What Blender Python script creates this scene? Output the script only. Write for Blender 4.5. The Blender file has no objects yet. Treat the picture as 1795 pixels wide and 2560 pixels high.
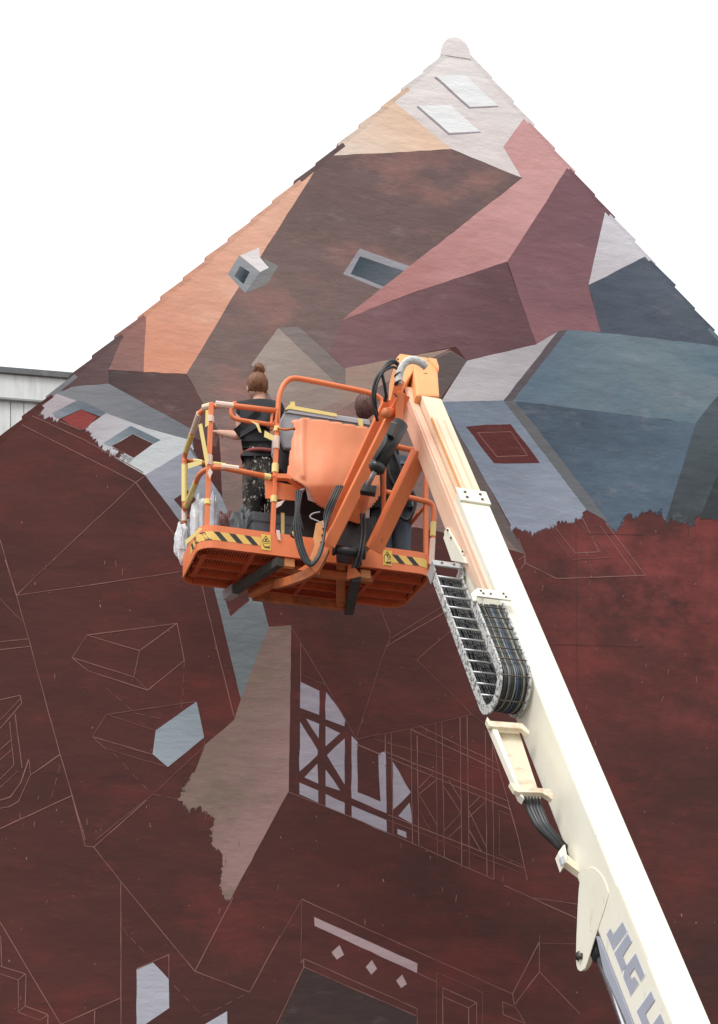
import bpy, bmesh, math, random
from mathutils import Vector, Matrix, noise
random.seed(7)
V = Vector
scene = bpy.context.scene

# ------------------------------------------------------------------ camera
F, CX, HY = 3600.0, 897.5, 2830.0          # focal length, centre column, horizon row in photo pixels
EYE = V((0, 0, 1.6))
cam_data = bpy.data.cameras.new('camera')
cam_data.sensor_fit = 'VERTICAL'
cam_data.sensor_height = 36
cam_data.lens = F / 2560 * 36
cam_data.shift_y = (HY - 1280) / 2560
cam_data.clip_end = 3000
cam = bpy.data.objects.new('camera', cam_data)
scene.collection.objects.link(cam)
cam.location = EYE
cam.rotation_euler = (math.radians(90), 0, 0)
scene.camera = cam
scene.render.resolution_x, scene.render.resolution_y = 718, 1024

# ------------------------------------------------------------------ sky and sun (bright overcast day)
SUN_EL, SUN_AZ = math.radians(55), math.radians(216)     # azimuth from +Y clockwise: behind the camera
world = bpy.data.worlds.new('World')
scene.world = world
world.use_nodes = True
wn, wl = world.node_tree.nodes, world.node_tree.links
bg = wn['Background']
sky = wn.new('ShaderNodeTexSky')
sky.sky_type = 'NISHITA'
sky.sun_disc = False
sky.sun_elevation = SUN_EL
sky.sun_rotation = SUN_AZ
sky.dust_density = 4.0
hsv = wn.new('ShaderNodeHueSaturation')
hsv.inputs['Saturation'].default_value = 0.10
wl.new(sky.outputs['Color'], hsv.inputs['Color'])
cloud = wn.new('ShaderNodeMix')
cloud.data_type = 'RGBA'
cloud.inputs['Factor'].default_value = 0.85
cloud.inputs['B'].default_value = (9.3, 9.4, 9.6, 1)     # even cloud deck over the clear sky
wl.new(hsv.outputs['Color'], cloud.inputs['A'])
wl.new(cloud.outputs['Result'], bg.inputs['Color'])
bg.inputs['Strength'].default_value = 0.11
sun_data = bpy.data.lights.new('sun', 'SUN')
sun_data.energy = 1.6
sun_data.angle = math.radians(24)
sun_data.color = (1.0, 0.97, 0.93)
sun = bpy.data.objects.new('sun', sun_data)
scene.collection.objects.link(sun)
sdir = V((math.sin(SUN_AZ) * math.cos(SUN_EL), math.cos(SUN_AZ) * math.cos(SUN_EL), math.sin(SUN_EL)))
sun.rotation_euler = sdir.to_track_quat('Z', 'Y').to_euler()
sun.location = (0, 0, 30)
scene.view_settings.view_transform = 'Standard'
scene.view_settings.look = 'None'
scene.view_settings.exposure = 0.35
scene.view_settings.gamma = 1

# ------------------------------------------------------------------ measuring helpers
def at(px, py, Y):
    return V(((px - CX) / F * Y, Y, EYE.z + (HY - py) / F * Y))
def ray(px, py):
    return V(((px - CX) / F, 1, (HY - py) / F))
def onplane(px, py, p0, n):
    d = ray(px, py)
    return EYE + d * ((p0 - EYE).dot(n) / d.dot(n))

# ------------------------------------------------------------------ materials
def lin(c):
    c = c / 255.0
    return c / 12.92 if c <= 0.04045 else ((c + 0.055) / 1.055) ** 2.4
EXPO = 0.88                                    # how much brighter than its base colour a wall shows in this light
def rgb(r, g, b, k=1.0):
    return tuple(min(0.86, lin(x) / EXPO * k) for x in (r, g, b)) + (1,)
class NT:
    def __init__(s, name, rough=0.6, metal=0.0, spec=0.5):
        s.m = bpy.data.materials.new(name)
        s.m.use_nodes = True
        s.n, s.l = s.m.node_tree.nodes, s.m.node_tree.links
        s.b = s.n['Principled BSDF']
        s.b.inputs['Roughness'].default_value = rough
        s.b.inputs['Metallic'].default_value = metal
        s.b.inputs['Specular IOR Level'].default_value = spec
        g = s.n.new('ShaderNodeNewGeometry')
        s.pos = g.outputs['Position']
    def mapping(s, rotz=0.0, scale=(1, 1, 1)):
        m1 = s.n.new('ShaderNodeMapping')
        m1.inputs['Rotation'].default_value = (0, 0, rotz)
        s.l.new(s.pos, m1.inputs['Vector'])
        m2 = s.n.new('ShaderNodeMapping')
        m2.inputs['Scale'].default_value = scale
        s.l.new(m1.outputs[0], m2.inputs['Vector'])
        return m2.outputs[0]
    def noise(s, vec, scale, detail=5, rough=0.6, lo=0.35, hi=0.65):
        t = s.n.new('ShaderNodeTexNoise')
        t.inputs['Scale'].default_value = scale
        t.inputs['Detail'].default_value = detail
        t.inputs['Roughness'].default_value = rough
        s.l.new(vec, t.inputs['Vector'])
        r = s.n.new('ShaderNodeMapRange')
        r.inputs['From Min'].default_value = lo
        r.inputs['From Max'].default_value = hi
        s.l.new(t.outputs['Fac'], r.inputs['Value'])
        return r.outputs[0]
    def mix(s, fac, a, b, blend='MIX'):
        m = s.n.new('ShaderNodeMix')
        m.data_type = 'RGBA'
        m.blend_type = blend
        for sock, val in ((m.inputs['Factor'], fac), (m.inputs['A'], a), (m.inputs['B'], b)):
            if isinstance(val, (tuple, float, int)):
                sock.default_value = val
            else:
                s.l.new(val, sock)
        return m.outputs['Result']
    def scaled(s, sock, k):
        m = s.n.new('ShaderNodeMath')
        m.operation = 'MULTIPLY'
        s.l.new(sock, m.inputs[0])
        m.inputs[1].default_value = k
        return m.outputs[0]
    def color(s, c):
        if isinstance(c, tuple):
            s.b.inputs['Base Color'].default_value = c
        else:
            s.l.new(c, s.b.inputs['Base Color'])
    def bump(s, h, strength, dist):
        b = s.n.new('ShaderNodeBump')
        b.inputs['Strength'].default_value = strength
        b.inputs['Distance'].default_value = dist
        s.l.new(h, b.inputs['Height'])
        s.l.new(b.outputs[0], s.b.inputs['Normal'])

TW = 0.20                                      # the wall recedes to the right: depth gained per metre sideways
YAW = math.atan(TW)
WD = 12.6
WN = V((math.sin(YAW), -math.cos(YAW), 0))     # wall normal, towards the street
WA = V((math.cos(YAW), math.sin(YAW), 0))      # along the wall
W0 = V((0, WD, 0))
def wp(px, py, off=0.0):
    """point on the wall face as (metres along, height)"""
    p = onplane(px, py, W0, WN)
    return ((p - W0).dot(WA), p.z)
def w3(q, off=0.0):
    return W0 + WA * q[0] + V((0, 0, q[1])) + WN * off

def paint(name, a, b=None, p0=None, p1=None, blot=None, amt=0.5, streak=0.16, feather=False):
    t = NT(name, 0.82, spec=0.25)
    col = a
    if b is not None:
        d = w3(p1) - w3(p0)
        sub = t.n.new('ShaderNodeVectorMath'); sub.operation = 'SUBTRACT'
        t.l.new(t.pos, sub.inputs[0]); sub.inputs[1].default_value = w3(p0)
        dot = t.n.new('ShaderNodeVectorMath'); dot.operation = 'DOT_PRODUCT'
        t.l.new(sub.outputs[0], dot.inputs[0]); dot.inputs[1].default_value = d / d.length_squared
        wob = t.noise(t.mapping(-YAW, (1.5, 1, 4)), 1.6, 3, 0.6, 0.2, 0.8)
        add = t.n.new('ShaderNodeMath'); add.operation = 'MULTIPLY_ADD'; add.use_clamp = True
        t.l.new(wob, add.inputs[0]); add.inputs[1].default_value = 0.36
        off = t.n.new('ShaderNodeMath'); off.operation = 'SUBTRACT'
        t.l.new(dot.outputs['Value'], off.inputs[0]); off.inputs[1].default_value = 0.18
        t.l.new(off.outputs[0], add.inputs[2])
        col = t.mix(add.outputs[0], a, b)
    drift = t.noise(t.mapping(-YAW, (0.8, 1, 1.0)), 1.3, 5, 0.6, 0.32, 0.68)       # uneven coats
    col = t.mix(t.scaled(drift, streak * 1.4), col, (0.62, 0.60, 0.60, 1), 'MULTIPLY')
    strk = t.mapping(-YAW, (0.32, 1, 1.1))
    if blot is not None:
        col = t.mix(t.scaled(t.noise(t.mapping(-YAW, (0.55, 1, 1.0)), 2.3, 7, 0.66, 0.50, 0.70), amt), col, blot)
    fine = t.noise(strk, 5.5, 9, 0.7, 0.3, 0.7)
    col = t.mix(t.scaled(fine, streak * 1.5), col, (0.35, 0.34, 0.34, 1), 'MULTIPLY')
    lite = t.noise(t.mapping(-YAW, (0.4, 1, 1.3)), 5.1, 6, 0.7, 0.56, 0.8)
    col = t.mix(t.scaled(lite, streak * 0.6), col, (0.62, 0.54, 0.52, 1))
    dab = t.noise(t.mapping(-YAW - 0.5, (1.0, 1, 2.2)), 2.6, 8, 0.7, 0.60, 0.74)     # scumbled brush marks
    col = t.mix(t.scaled(dab, streak * 0.9), col, (0.50, 0.40, 0.38, 1))
    t.color(col)
    if feather:                                # the coat thins out into dry brush marks along its unfinished edge
        at_ = t.n.new('ShaderNodeAttribute'); at_.attribute_name = 'cover'
        dry = t.noise(t.mapping(-YAW, (3.2, 1, 0.7)), 8, 6, 0.68, 0.25, 0.75)
        gt = t.n.new('ShaderNodeMapRange'); gt.inputs['From Min'].default_value = -0.12; gt.inputs['From Max'].default_value = 0.12
        df = t.n.new('ShaderNodeMath'); df.operation = 'SUBTRACT'
        t.l.new(at_.outputs['Fac'], df.inputs[0]); t.l.new(dry, df.inputs[1])
        t.l.new(df.outputs[0], gt.inputs['Value'])
        t.l.new(gt.outputs[0], t.b.inputs['Alpha'])
    relief = t.noise(t.mapping(-YAW, (0.5, 1, 1.2)), 8, 7, 0.6, 0.2, 0.8)
    t.bump(relief, 0.7, 0.010)
    return t.m

def simple(name, col, col2=None, rough=0.5, metal=0.0, scale=9.0, amt=0.5, bump=0.0, spec=0.5, lo=0.45, hi=0.7, stretch=(1, 1, 1)):
    t = NT(name, rough, metal, spec)
    if col2 is None:
        col2 = tuple(x * 0.8 for x in col[:3]) + (1,)
    f = t.noise(t.mapping(0, stretch), scale, 6, 0.65, lo, hi)
    t.color(t.mix(t.scaled(f, amt), col, col2))
    if bump:
        t.bump(t.noise(t.mapping(0, (1, 1, 1)), scale * 3, 4, 0.6, 0.2, 0.8), 0.5, bump)
    return t.m

M = {}
M['orange_pale'] = simple('pale_orange_paint', (0.85, 0.40, 0.15, 1), (0.78, 0.30, 0.12, 1), 0.5, scale=4, amt=0.6)
M['orange_worn_or_shaded'] = simple('rusty_or_shaded_orange_paint', (0.62, 0.17, 0.05, 1), (0.16, 0.06, 0.03, 1), 0.6, scale=7, amt=0.8)  # worn rails and steelwork, plus painted shade on the jib arm
M['cover'] = simple('orange_vinyl_cover', (0.86, 0.32, 0.165, 1), (0.78, 0.23, 0.10, 1), 0.5, scale=3.2, amt=0.5, bump=0.001)
def worn(name, col, grime, rough, speck, rust=None, k=0.5):
    t = NT(name, rough)
    c_ = t.mix(t.scaled(t.noise(t.mapping(0, (1, 1, 0.5)), 2.6, 6, 0.65, 0.45, 0.75), k), col, grime)
    c_ = t.mix(t.scaled(t.noise(t.mapping(0.7, (1, 1, 0.35)), 22, 6, 0.75, 0.60, 0.74), 0.5), c_, tuple(x * 0.55 for x in grime[:3]) + (1,))
    c_ = t.mix(t.noise(t.mapping(0.2, (1, 1, 0.8)), 46, 3, 0.6, 0.72, 0.75), c_, speck)
    if rust:
        c_ = t.mix(t.scaled(t.noise(t.mapping(0.4, (2.4, 2.4, 0.5)), 5.5, 7, 0.72, 0.64, 0.78), 0.7), c_, rust)
    t.color(c_)
    t.bump(t.noise(t.mapping(0, (1, 1, 1)), 5, 4, 0.55, 0.2, 0.8), 0.25, 0.006)
    return t.m
M['cream'] = worn('cream_paint', (0.85, 0.82, 0.70, 1), (0.76, 0.70, 0.54, 1), 0.42, (0.30, 0.22, 0.14, 1), (0.55, 0.36, 0.18, 1), 0.55)
M['orange'] = worn('orange_paint', (0.86, 0.235, 0.085, 1), (0.66, 0.15, 0.05, 1), 0.45, (0.75, 0.60, 0.48, 1), None, 0.6)
M['cream_rust'] = simple('cream_paint_with_rust', (0.74, 0.66, 0.50, 1), (0.42, 0.20, 0.07, 1), 0.6, scale=7, amt=0.75, lo=0.52, hi=0.72, stretch=(1, 1, 2.2))
M['pinkcream'] = simple('peach_cream_paint', (0.83, 0.52, 0.37, 1), (0.80, 0.62, 0.48, 1), 0.45, scale=1.6, amt=0.9)
M['steel'] = simple('zinc_steel', (0.55, 0.56, 0.57, 1), (0.30, 0.30, 0.31, 1), 0.42, 0.6, scale=40, amt=0.6)
M['chain'] = simple('stamped_zinc_chain', (0.62, 0.62, 0.60, 1), (0.10, 0.10, 0.10, 1), 0.5, 0.2, scale=46, amt=0.9, lo=0.5, hi=0.58)
M['rod'] = simple('polished_rod', (0.75, 0.76, 0.80, 1), (0.5, 0.5, 0.55, 1), 0.2, 0.9, scale=5)
M['black'] = simple('black_rubber', (0.018, 0.018, 0.020, 1), (0.05, 0.05, 0.052, 1), 0.42, scale=12)
M['blackpaint'] = simple('black_gloss_paint', (0.022, 0.021, 0.022, 1), (0.05, 0.05, 0.05, 1), 0.35, scale=8)
M['dark_arm'] = simple('grimy_dark_steel', (0.050, 0.055, 0.050, 1), (0.12, 0.10, 0.08, 1), 0.55, 0.1, scale=10)
M['grey_plastic'] = simple('grey_plastic', (0.42, 0.43, 0.46, 1), (0.30, 0.31, 0.34, 1), 0.45, scale=6)
M['tape'] = simple('masking_tape', (0.85, 0.68, 0.25, 1), (0.84, 0.74, 0.42, 1), 0.7, scale=14)
M['tape_pale'] = simple('pale_masking_tape', (0.82, 0.62, 0.55, 1), (0.78, 0.68, 0.40, 1), 0.7, scale=14, amt=0.9)
M['yellow'] = simple('sticker_yellow', (0.84, 0.58, 0.10, 1), (0.75, 0.50, 0.10, 1), 0.45, scale=10)
M['yellow_lt'] = simple('hazard_tape_yellow', (0.84, 0.54, 0.13, 1), (0.70, 0.45, 0.15, 1), 0.5, scale=10)
M['hazblack'] = simple('hazard_tape_black', (0.02, 0.02, 0.022, 1), (0.07, 0.06, 0.05, 1), 0.5, scale=12)
M['bolt'] = simple('bolt_steel', (0.12, 0.09, 0.07, 1), None, 0.5, 0.5)
M['letter'] = simple('grey_blue_vinyl', (0.36, 0.38, 0.45, 1), (0.42, 0.44, 0.50, 1), 0.45, scale=6)
M['vinylwhite'] = simple('white_vinyl', (0.84, 0.84, 0.86, 1), None, 0.45, amt=0.1)
M['braid'] = simple('white_braided_sleeve', (0.66, 0.65, 0.62, 1), (0.22, 0.22, 0.21, 1), 0.7, scale=50, amt=0.8)
M['hoseblue'] = simple('blue_hose', (0.04, 0.075, 0.15, 1), None, 0.4)
M['hosepale'] = simple('pale_hose', (0.22, 0.23, 0.17, 1), None, 0.4)
M['hosegrey'] = simple('grey_hose', (0.045, 0.05, 0.055, 1), None, 0.35)

# ------------------------------------------------------------------ mesh helpers
COL = scene.collection
class MB:
    def __init__(s):
        s.v, s.f = [], []
    def prism(s, pts, ext):
        n = len(pts); k = len(s.v)
        s.v += [V(p) for p in pts] + [V(p) + V(ext) for p in pts]
        s.f.append(list(range(k + n - 1, k - 1, -1)))
        s.f.append(list(range(k + n, k + 2 * n)))
        for i in range(n):
            j = (i + 1) % n
            s.f.append([k + i, k + j, k + n + j, k + n + i])
        return s
    def sheet(s, pts):
        k = len(s.v)
        s.v += [V(p) for p in pts]
        s.f.append(list(range(k, k + len(pts))))
        return s
    def bar(s, p, q, w, h, up=(0, 0, 1)):
        p, q = V(p), V(q)
        d = (q - p).normalized(); up = V(up)
        x = d.cross(up)
        if x.length < 1e-4:
            x = d.cross(V((1, 0, 0)))
        x.normalize(); z = x.cross(d).normalized()
        a = [p + x * (sx * w / 2) + z * (sz * h / 2) for sx, sz in ((-1, -1), (1, -1), (1, 1), (-1, 1))]
        return s.prism(a, q - p)
    def box(s, c, sx, sy, sz, ax=(1, 0, 0), ay=(0, 1, 0), az=(0, 0, 1)):
        c, ax, ay, az = V(c), V(ax), V(ay), V(az)
        a = [c + ax * (i * sx / 2) + ay * (j * sy / 2) - az * (sz / 2) for i, j in ((-1, -1), (1, -1), (1, 1), (-1, 1))]
        return s.prism(a, az * sz)
    def tube(s, path, r, seg=8, cap=True):
        path = [V(p) for p in path]
        n = len(path)
        rr = r if isinstance(r, (list, tuple)) else [r] * n
        d0 = (path[1] - path[0]).normalized()
        u = d0.orthogonal().normalized()
        k0 = len(s.v)
        for i, p in enumerate(path):
            d = (path[min(i + 1, n - 1)] - path[max(i - 1, 0)]).normalized()
            u = (u - d * u.dot(d)).normalized()
            w = d.cross(u)
            for j in range(seg):
                a = 2 * math.pi * j / seg
                s.v.append(p + (u * math.cos(a) + w * math.sin(a)) * rr[i])
        for i in range(n - 1):
            for j in range(seg):
                a, b = k0 + i * seg + j, k0 + i * seg + (j + 1) % seg
                s.f.append([a, b, b + seg, a + seg])
        if cap:
            s.f.append([k0 + j for j in range(seg - 1, -1, -1)])
            s.f.append([k0 + (n - 1) * seg + j for j in range(seg)])
        return s
    def build(s, name, mat, parent=None, smooth=False, bevel=0.0):
        lo = V([min(v[i] for v in s.v) for i in range(3)])
        hi = V([max(v[i] for v in s.v) for i in range(3)])
        c = V(((lo.x + hi.x) / 2, (lo.y + hi.y) / 2, lo.z))
        me = bpy.data.meshes.new(name)
        me.from_pydata([v - c for v in s.v], [], s.f)
        me.materials.append(mat)
        bm = bmesh.new(); bm.from_mesh(me)
        bmesh.ops.recalc_face_normals(bm, faces=bm.faces)
        if bevel:
            ed = [e for e in bm.edges if len(e.link_faces) == 2 and e.calc_face_angle(0) > 0.6]
            bmesh.ops.bevel(bm, geom=ed, offset=bevel, segments=2, profile=0.6, affect='EDGES')
        bm.to_mesh(me); bm.free()
        if smooth:
            me.polygons.foreach_set('use_smooth', [True] * len(me.polygons))
        o = bpy.data.objects.new(name, me)
        COL.objects.link(o)
        place(o, c, parent)
        return o
ORI = {}
def place(o, c, parent):
    ORI[o.name] = V(c)
    o.location = V(c) - (ORI[parent.name] if parent else V((0, 0, 0)))
    if parent:
        o.parent = parent
def empty(name, loc):
    o = bpy.data.objects.new(name, None)
    o.empty_display_size = 0.2
    COL.objects.link(o)
    place(o, loc, None)
    return o
def tag(o, label=None, cat=None, group=None, kind=None):
    if label: o['label'] = label
    if cat: o['category'] = cat
    if group: o['group'] = group
    if kind: o['kind'] = kind
    return o
def curve(pts, n=8):
    """smooth path through points"""
    pts = [V(p) for p in pts]
    out = []
    for i in range(len(pts) - 1):
        p0, p1, p2, p3 = pts[max(i - 1, 0)], pts[i], pts[i + 1], pts[min(i + 2, len(pts) - 1)]
        for k in range(n):
            t = k / n
            out.append(0.5 * ((2 * p1) + (p2 - p0) * t + (2 * p0 - 5 * p1 + 4 * p2 - p3) * t * t + (3 * p1 - p0 - 3 * p2 + p3) * t ** 3))
    out.append(pts[-1])
    return out
def rounded(pts, r, n=5):
    """polyline with its inner corners rounded"""
    pts = [V(p) for p in pts]
    out = [pts[0]]
    for i in range(1, len(pts) - 1):
        a, b, c = pts[i - 1], pts[i], pts[i + 1]
        ra = min(r, (a - b).length * 0.48); rc = min(r, (c - b).length * 0.48)
        s, e = b + (a - b).normalized() * ra, b + (c - b).normalized() * rc
        for k in range(n + 1):
            t = k / n
            out.append(s * (1 - t) ** 2 + b * (2 * t * (1 - t)) + e * t * t)
    out.append(pts[-1])
    return out

# ------------------------------------------------------------------ ground and neighbouring building
g = MB()
N = 24
for i in range(N + 1):
    for j in range(N + 1):
        x, y = (i / N - 0.5) * 1200, (j / N - 0.5) * 1200
        g.v.append(V((x, y, 0)))
for i in range(N):
    for j in range(N):
        k = i * (N + 1) + j
        g.f.append([k, k + N + 1, k + N + 2, k + 1])
ground = g.build('ground', simple('asphalt', (0.14, 0.135, 0.13, 1), (0.09, 0.09, 0.09, 1), 0.85, scale=3, bump=0.004))
tag(ground, kind='structure')

def clapboard_building():
    root = empty('white_building', (-6.5, 21, 0))
    tag(root, 'white boarded building with dark roof edge behind the painted gable', 'building')
    YB = 17.0
    slope = 0.055                                # the front runs a little away from the street
    mb_w = simple('weathered_white_boards', (0.68, 0.70, 0.69, 1), (0.40, 0.43, 0.42, 1), 0.7, scale=5, amt=0.55, stretch=(3, 3, 0.5))
    mb_d = simple('shadow_backing', (0.30, 0.32, 0.31, 1), None, 0.8)
    cap = simple('dark_roof_flashing', (0.10, 0.105, 0.11, 1), (0.2, 0.2, 0.2, 1), 0.5)
    top = at(60, 936, YB).z
    ax = V((math.cos(0.16), math.sin(0.16), 0)); nx = V((math.sin(0.16), -math.cos(0.16), 0))
    o = at(60, 936, YB); o.z = 0
    def p(u, z, off=0.0): return o + ax * u + V((0, 0, z)) + nx * off
    m = MB(); m.prism([p(-7, 0, -0.02), p(5, 0, -0.02), p(5, top - 0.1, -0.02), p(-7, top - 0.1, -0.02)], -nx * 6)
    m.build('wall', mb_d, root)
    w = 0.152
    board = None
    for i in range(-20, 16):
        b = MB(); jit = random.uniform(-0.003, 0.003)
        b.prism([p(i * w + 0.004, 0, 0.0), p((i + 1) * w - 0.004, 0, 0.0), p((i + 1) * w - 0.004, top - 0.30, 0.0), p(i * w + 0.004, top - 0.30, 0.0)], nx * (0.022 + jit))
        b.build('board', mb_w, root)
    f = MB(); f.prism([p(-7, top - 0.335), p(5, top - 0.335), p(5, top - 0.04), p(-7, top - 0.04)], nx * 0.06); f.build('fascia', mb_w, root)
    f = MB(); f.prism([p(-7, top - 0.345), p(5, top - 0.345), p(5, top - 0.325), p(-7, top - 0.325)], nx * 0.075); f.build('drip_strip', mb_d, root)
    f = MB(); f.prism([p(-7.1, top - 0.045, 0.1), p(5.1, top - 0.045, 0.1), p(5.1, top + 0.02, 0.1), p(-7.1, top + 0.02, 0.1)], -nx * 6.2); f.build('roof', cap, root)
clapboard_building()

# ------------------------------------------------------------------ the gable house
L0, L1 = wp(0, 1102), wp(1115, 138)
R0, R1 = wp(1178, 145), wp(1795, 847)
def isect(a, b, c, d):
    x1, y1, x2, y2, x3, y3, x4, y4 = *a, *b, *c, *d
    den = (x1 - x2) * (y3 - y4) - (y1 - y2) * (x3 - x4)
    return (((x1 * y2 - y1 * x2) * (x3 - x4) - (x1 - x2) * (x3 * y4 - y3 * x4)) / den,
            ((x1 * y2 - y1 * x2) * (y3 - y4) - (y1 - y2) * (x3 * y4 - y3 * x4)) / den)
APEX = isect(L0, L1, R0, R1)
def along(a, b, u):
    t = (u - a[0]) / (b[0] - a[0])
    return (u, a[1] + (b[1] - a[1]) * t)
HALF = 6.2
EL, ER = along(L0, L1, APEX[0] - HALF), along(R0, R1, APEX[0] + HALF)
house = empty('painted_house', w3((APEX[0], 0)))
tag(house, 'steep gabled house with an unfinished geometric mural on its maroon end wall', 'house')
OUT = [(EL[0], 0), (ER[0], 0), ER, APEX, EL]

MAR = rgb(98, 57, 53, 0.72); MAR_R = rgb(134, 62, 57, 0.72); MAR_D = rgb(80, 52, 49, 0.72)
def base_wall():
    t = NT('maroon_wall_paint', 0.85, spec=0.22)
    c = t.mix(t.noise(t.mapping(-YAW, (0.5, 1, 1)), 0.8, 6, 0.6, 0.38, 0.68), MAR, MAR_D)
    c = t.mix(t.scaled(t.noise(t.mapping(-YAW, (0.6, 1, 1.1)), 1.1, 9, 0.70, 0.52, 0.72), 0.65), c, MAR_R)
    c = t.mix(t.scaled(t.noise(t.mapping(-YAW - 0.25, (0.5, 1, 1.6)), 3.4, 8, 0.72, 0.55, 0.72), 0.45), c, MAR_R)
    c = t.mix(t.scaled(t.noise(t.mapping(-YAW, (0.28, 1, 1.5)), 1.7, 9, 0.7, 0.52, 0.70), 0.5), c, rgb(66, 44, 43, 0.72))
    # the undercoat is redder and patchier high on the right
    d = t.n.new('ShaderNodeVectorMath'); d.operation = 'DISTANCE'
    t.l.new(t.pos, d.inputs[0]); d.inputs[1].default_value = w3(wp(1650, 1440))
    r = t.n.new('ShaderNodeMapRange'); r.inputs['From Min'].default_value = 2.0; r.inputs['From Max'].default_value = 0.2
    t.l.new(d.outputs['Value'], r.inputs['Value'])
    mm = t.n.new('ShaderNodeMath'); mm.operation = 'MULTIPLY'
    t.l.new(r.outputs[0], mm.inputs[0]); t.l.new(t.noise(t.mapping(-YAW, (0.9, 1, 1.2)), 1.9, 9, 0.68, 0.42, 0.68), mm.inputs[1])
    c = t.mix(t.scaled(mm.outputs[0], 0.8), c, rgb(164, 80, 78, 0.72))
    c = t.mix(t.scaled(t.noise(t.mapping(-YAW, (0.3, 1, 1.1)), 5, 9, 0.7, 0.3, 0.7), 0.22), c, (0.3, 0.3, 0.3, 1), 'MULTIPLY')
    c = t.mix(t.scaled(t.noise(t.mapping(-YAW, (0.5, 1, 1.2)), 16, 5, 0.75, 0.6, 0.85), 0.25), c, rgb(150, 88, 82, 0.75))
    c = t.mix(t.noise(t.mapping(-YAW, (1.6, 1, 0.6)), 30, 2, 0.5, 0.765, 0.80), c, rgb(176, 140, 134, 0.75))    # specks of splashed paint
    t.color(c)
    t.bump(t.noise(t.mapping(-YAW, (0.5, 1, 1.2)), 8, 7, 0.6, 0.2, 0.8), 0.5, 0.008)
    return t.m
M['wall'] = base_wall()
wall = MB().prism([w3(q) for q in OUT], -WN * 0.32).build('gable_wall', M['wall'], house)
body = MB().prism([w3(q, -0.33) for q in ((EL[0] + .1, 0), (ER[0] - .1, 0), (ER[0] - .1, ER[1] - .25), (APEX[0], APEX[1] - .2), (EL[0] + .1, EL[1] - .25))], -WN * 7)
body.build('house_body', M['wall'], house)
M['roof'] = simple('clay_roof', (0.16, 0.09, 0.075, 1), (0.08, 0.06, 0.055, 1), 0.8, scale=4)

# ------------------------------------------------------------------ mural
def crop(ox, oy, s):
    return lambda *p: [(ox + u / s, oy + v / s) for u, v in p]
A_, B_, C_, D_ = crop(780, 80, 2.3), crop(200, 380, 2.3), crop(795, 560, 1.61), crop(0, 1400, 2.3)
E_, F_, G_, H_ = crop(700, 1500, 2.3), crop(0, 2000, 2.3), crop(650, 2000, 2.0125), crop(1295, 1200, 2.87)
I_, J_ = crop(0, 850, 2.683), crop(680, 860, 3.578)

def clip(poly, a, b):
    """keep what lies left of a->b"""
    def side(p): return (b[0] - a[0]) * (p[1] - a[1]) - (b[1] - a[1]) * (p[0] - a[0])
    out = []
    for i, p in enumerate(poly):
        q = poly[(i + 1) % len(poly)]
        sp, sq = side(p), side(q)
        if sp >= 0: out.append(p)
        if (sp >= 0) != (sq >= 0):
            t = sp / (sp - sq)
            out.append((p[0] + (q[0] - p[0]) * t, p[1] + (q[1] - p[1]) * t))
    return out
def inside(p, poly):
    c = False
    for i in range(len(poly)):
        (x1, y1), (x2, y2) = poly[i], poly[i - 1]
        if (y1 > p[1]) != (y2 > p[1]) and p[0] < (x2 - x1) * (p[1] - y1) / (y2 - y1) + x1:
            c = not c
    return c
PATCHES = []
def wobble(poly, amp, rag):
    out = []
    n = len(poly)
    for i in range(n):
        p, q = V((*poly[i], 0)), V((*poly[(i + 1) % n], 0))
        L = (q - p).length
        ragged = rag and i in rag
        step = 0.018 if ragged else 0.09
        k = max(1, int(L / step))
        nrm = V((-(q - p).y, (q - p).x, 0)).normalized() if L > 1e-6 else V((0, 0, 0))
        for j in range(k):
            t = j / k
            x = p.lerp(q, t)
            if j:
                a = amp
                if ragged:
                    a = 0.0
                    x = x + nrm * (noise.noise(x * 5) * 0.05)
                x = x + nrm * noise.noise(x * 23) * a
            out.append((x.x, x.y))
    return out
def feathered(poly, amp, rag, flip):
    """like wobble, with a fringe of brush marks reaching out from the ragged edges; cover runs from 1 at the paint to 0 at its tips"""
    base, out = [], []
    n = len(poly)
    for i in range(n):
        p, q = V((*poly[i], 0)), V((*poly[(i + 1) % n], 0))
        L = (q - p).length
        rg = i in rag
        k = max(1, int(L / (0.014 if rg else 0.09)))
        nrm = V((-(q - p).y, (q - p).x, 0)).normalized() * flip if L > 1e-6 else V((0, 0, 0))
        for j in range(k):
            x = p.lerp(q, j / k)
            if j and not rg: x = x + nrm * noise.noise(x * 23) * amp
            if rg: x = x + nrm * (noise.noise(x * 6) * 0.035 - 0.012) * min(1, j / 3)
            tip = None
            if rg and j:
                reach = 0.055 + 0.09 * max(0, noise.noise(x * 8 + V((3, 1, 0)))) + 0.13 * max(0, noise.noise(x * 37)) ** 1.3
                d = (nrm + V((-0.15, -0.45, 0))).normalized()
                tip = x + d * reach
            base.append((x.x, x.y)); out.append((tip.x, tip.y) if tip else None)
    fringe = []
    m = len(base)
    for i in range(m):
        j = (i + 1) % m
        a, b = out[i], out[j]
        if a and b: fringe.append([(base[i], 1), (base[j], 1), (b, 0), (a, 0)])
        elif a: fringe.append([(base[i], 1), (base[j], 1), (a, 0)])
        elif b: fringe.append([(base[i], 1), (base[j], 1), (b, 0)])
    return base, fringe
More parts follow.
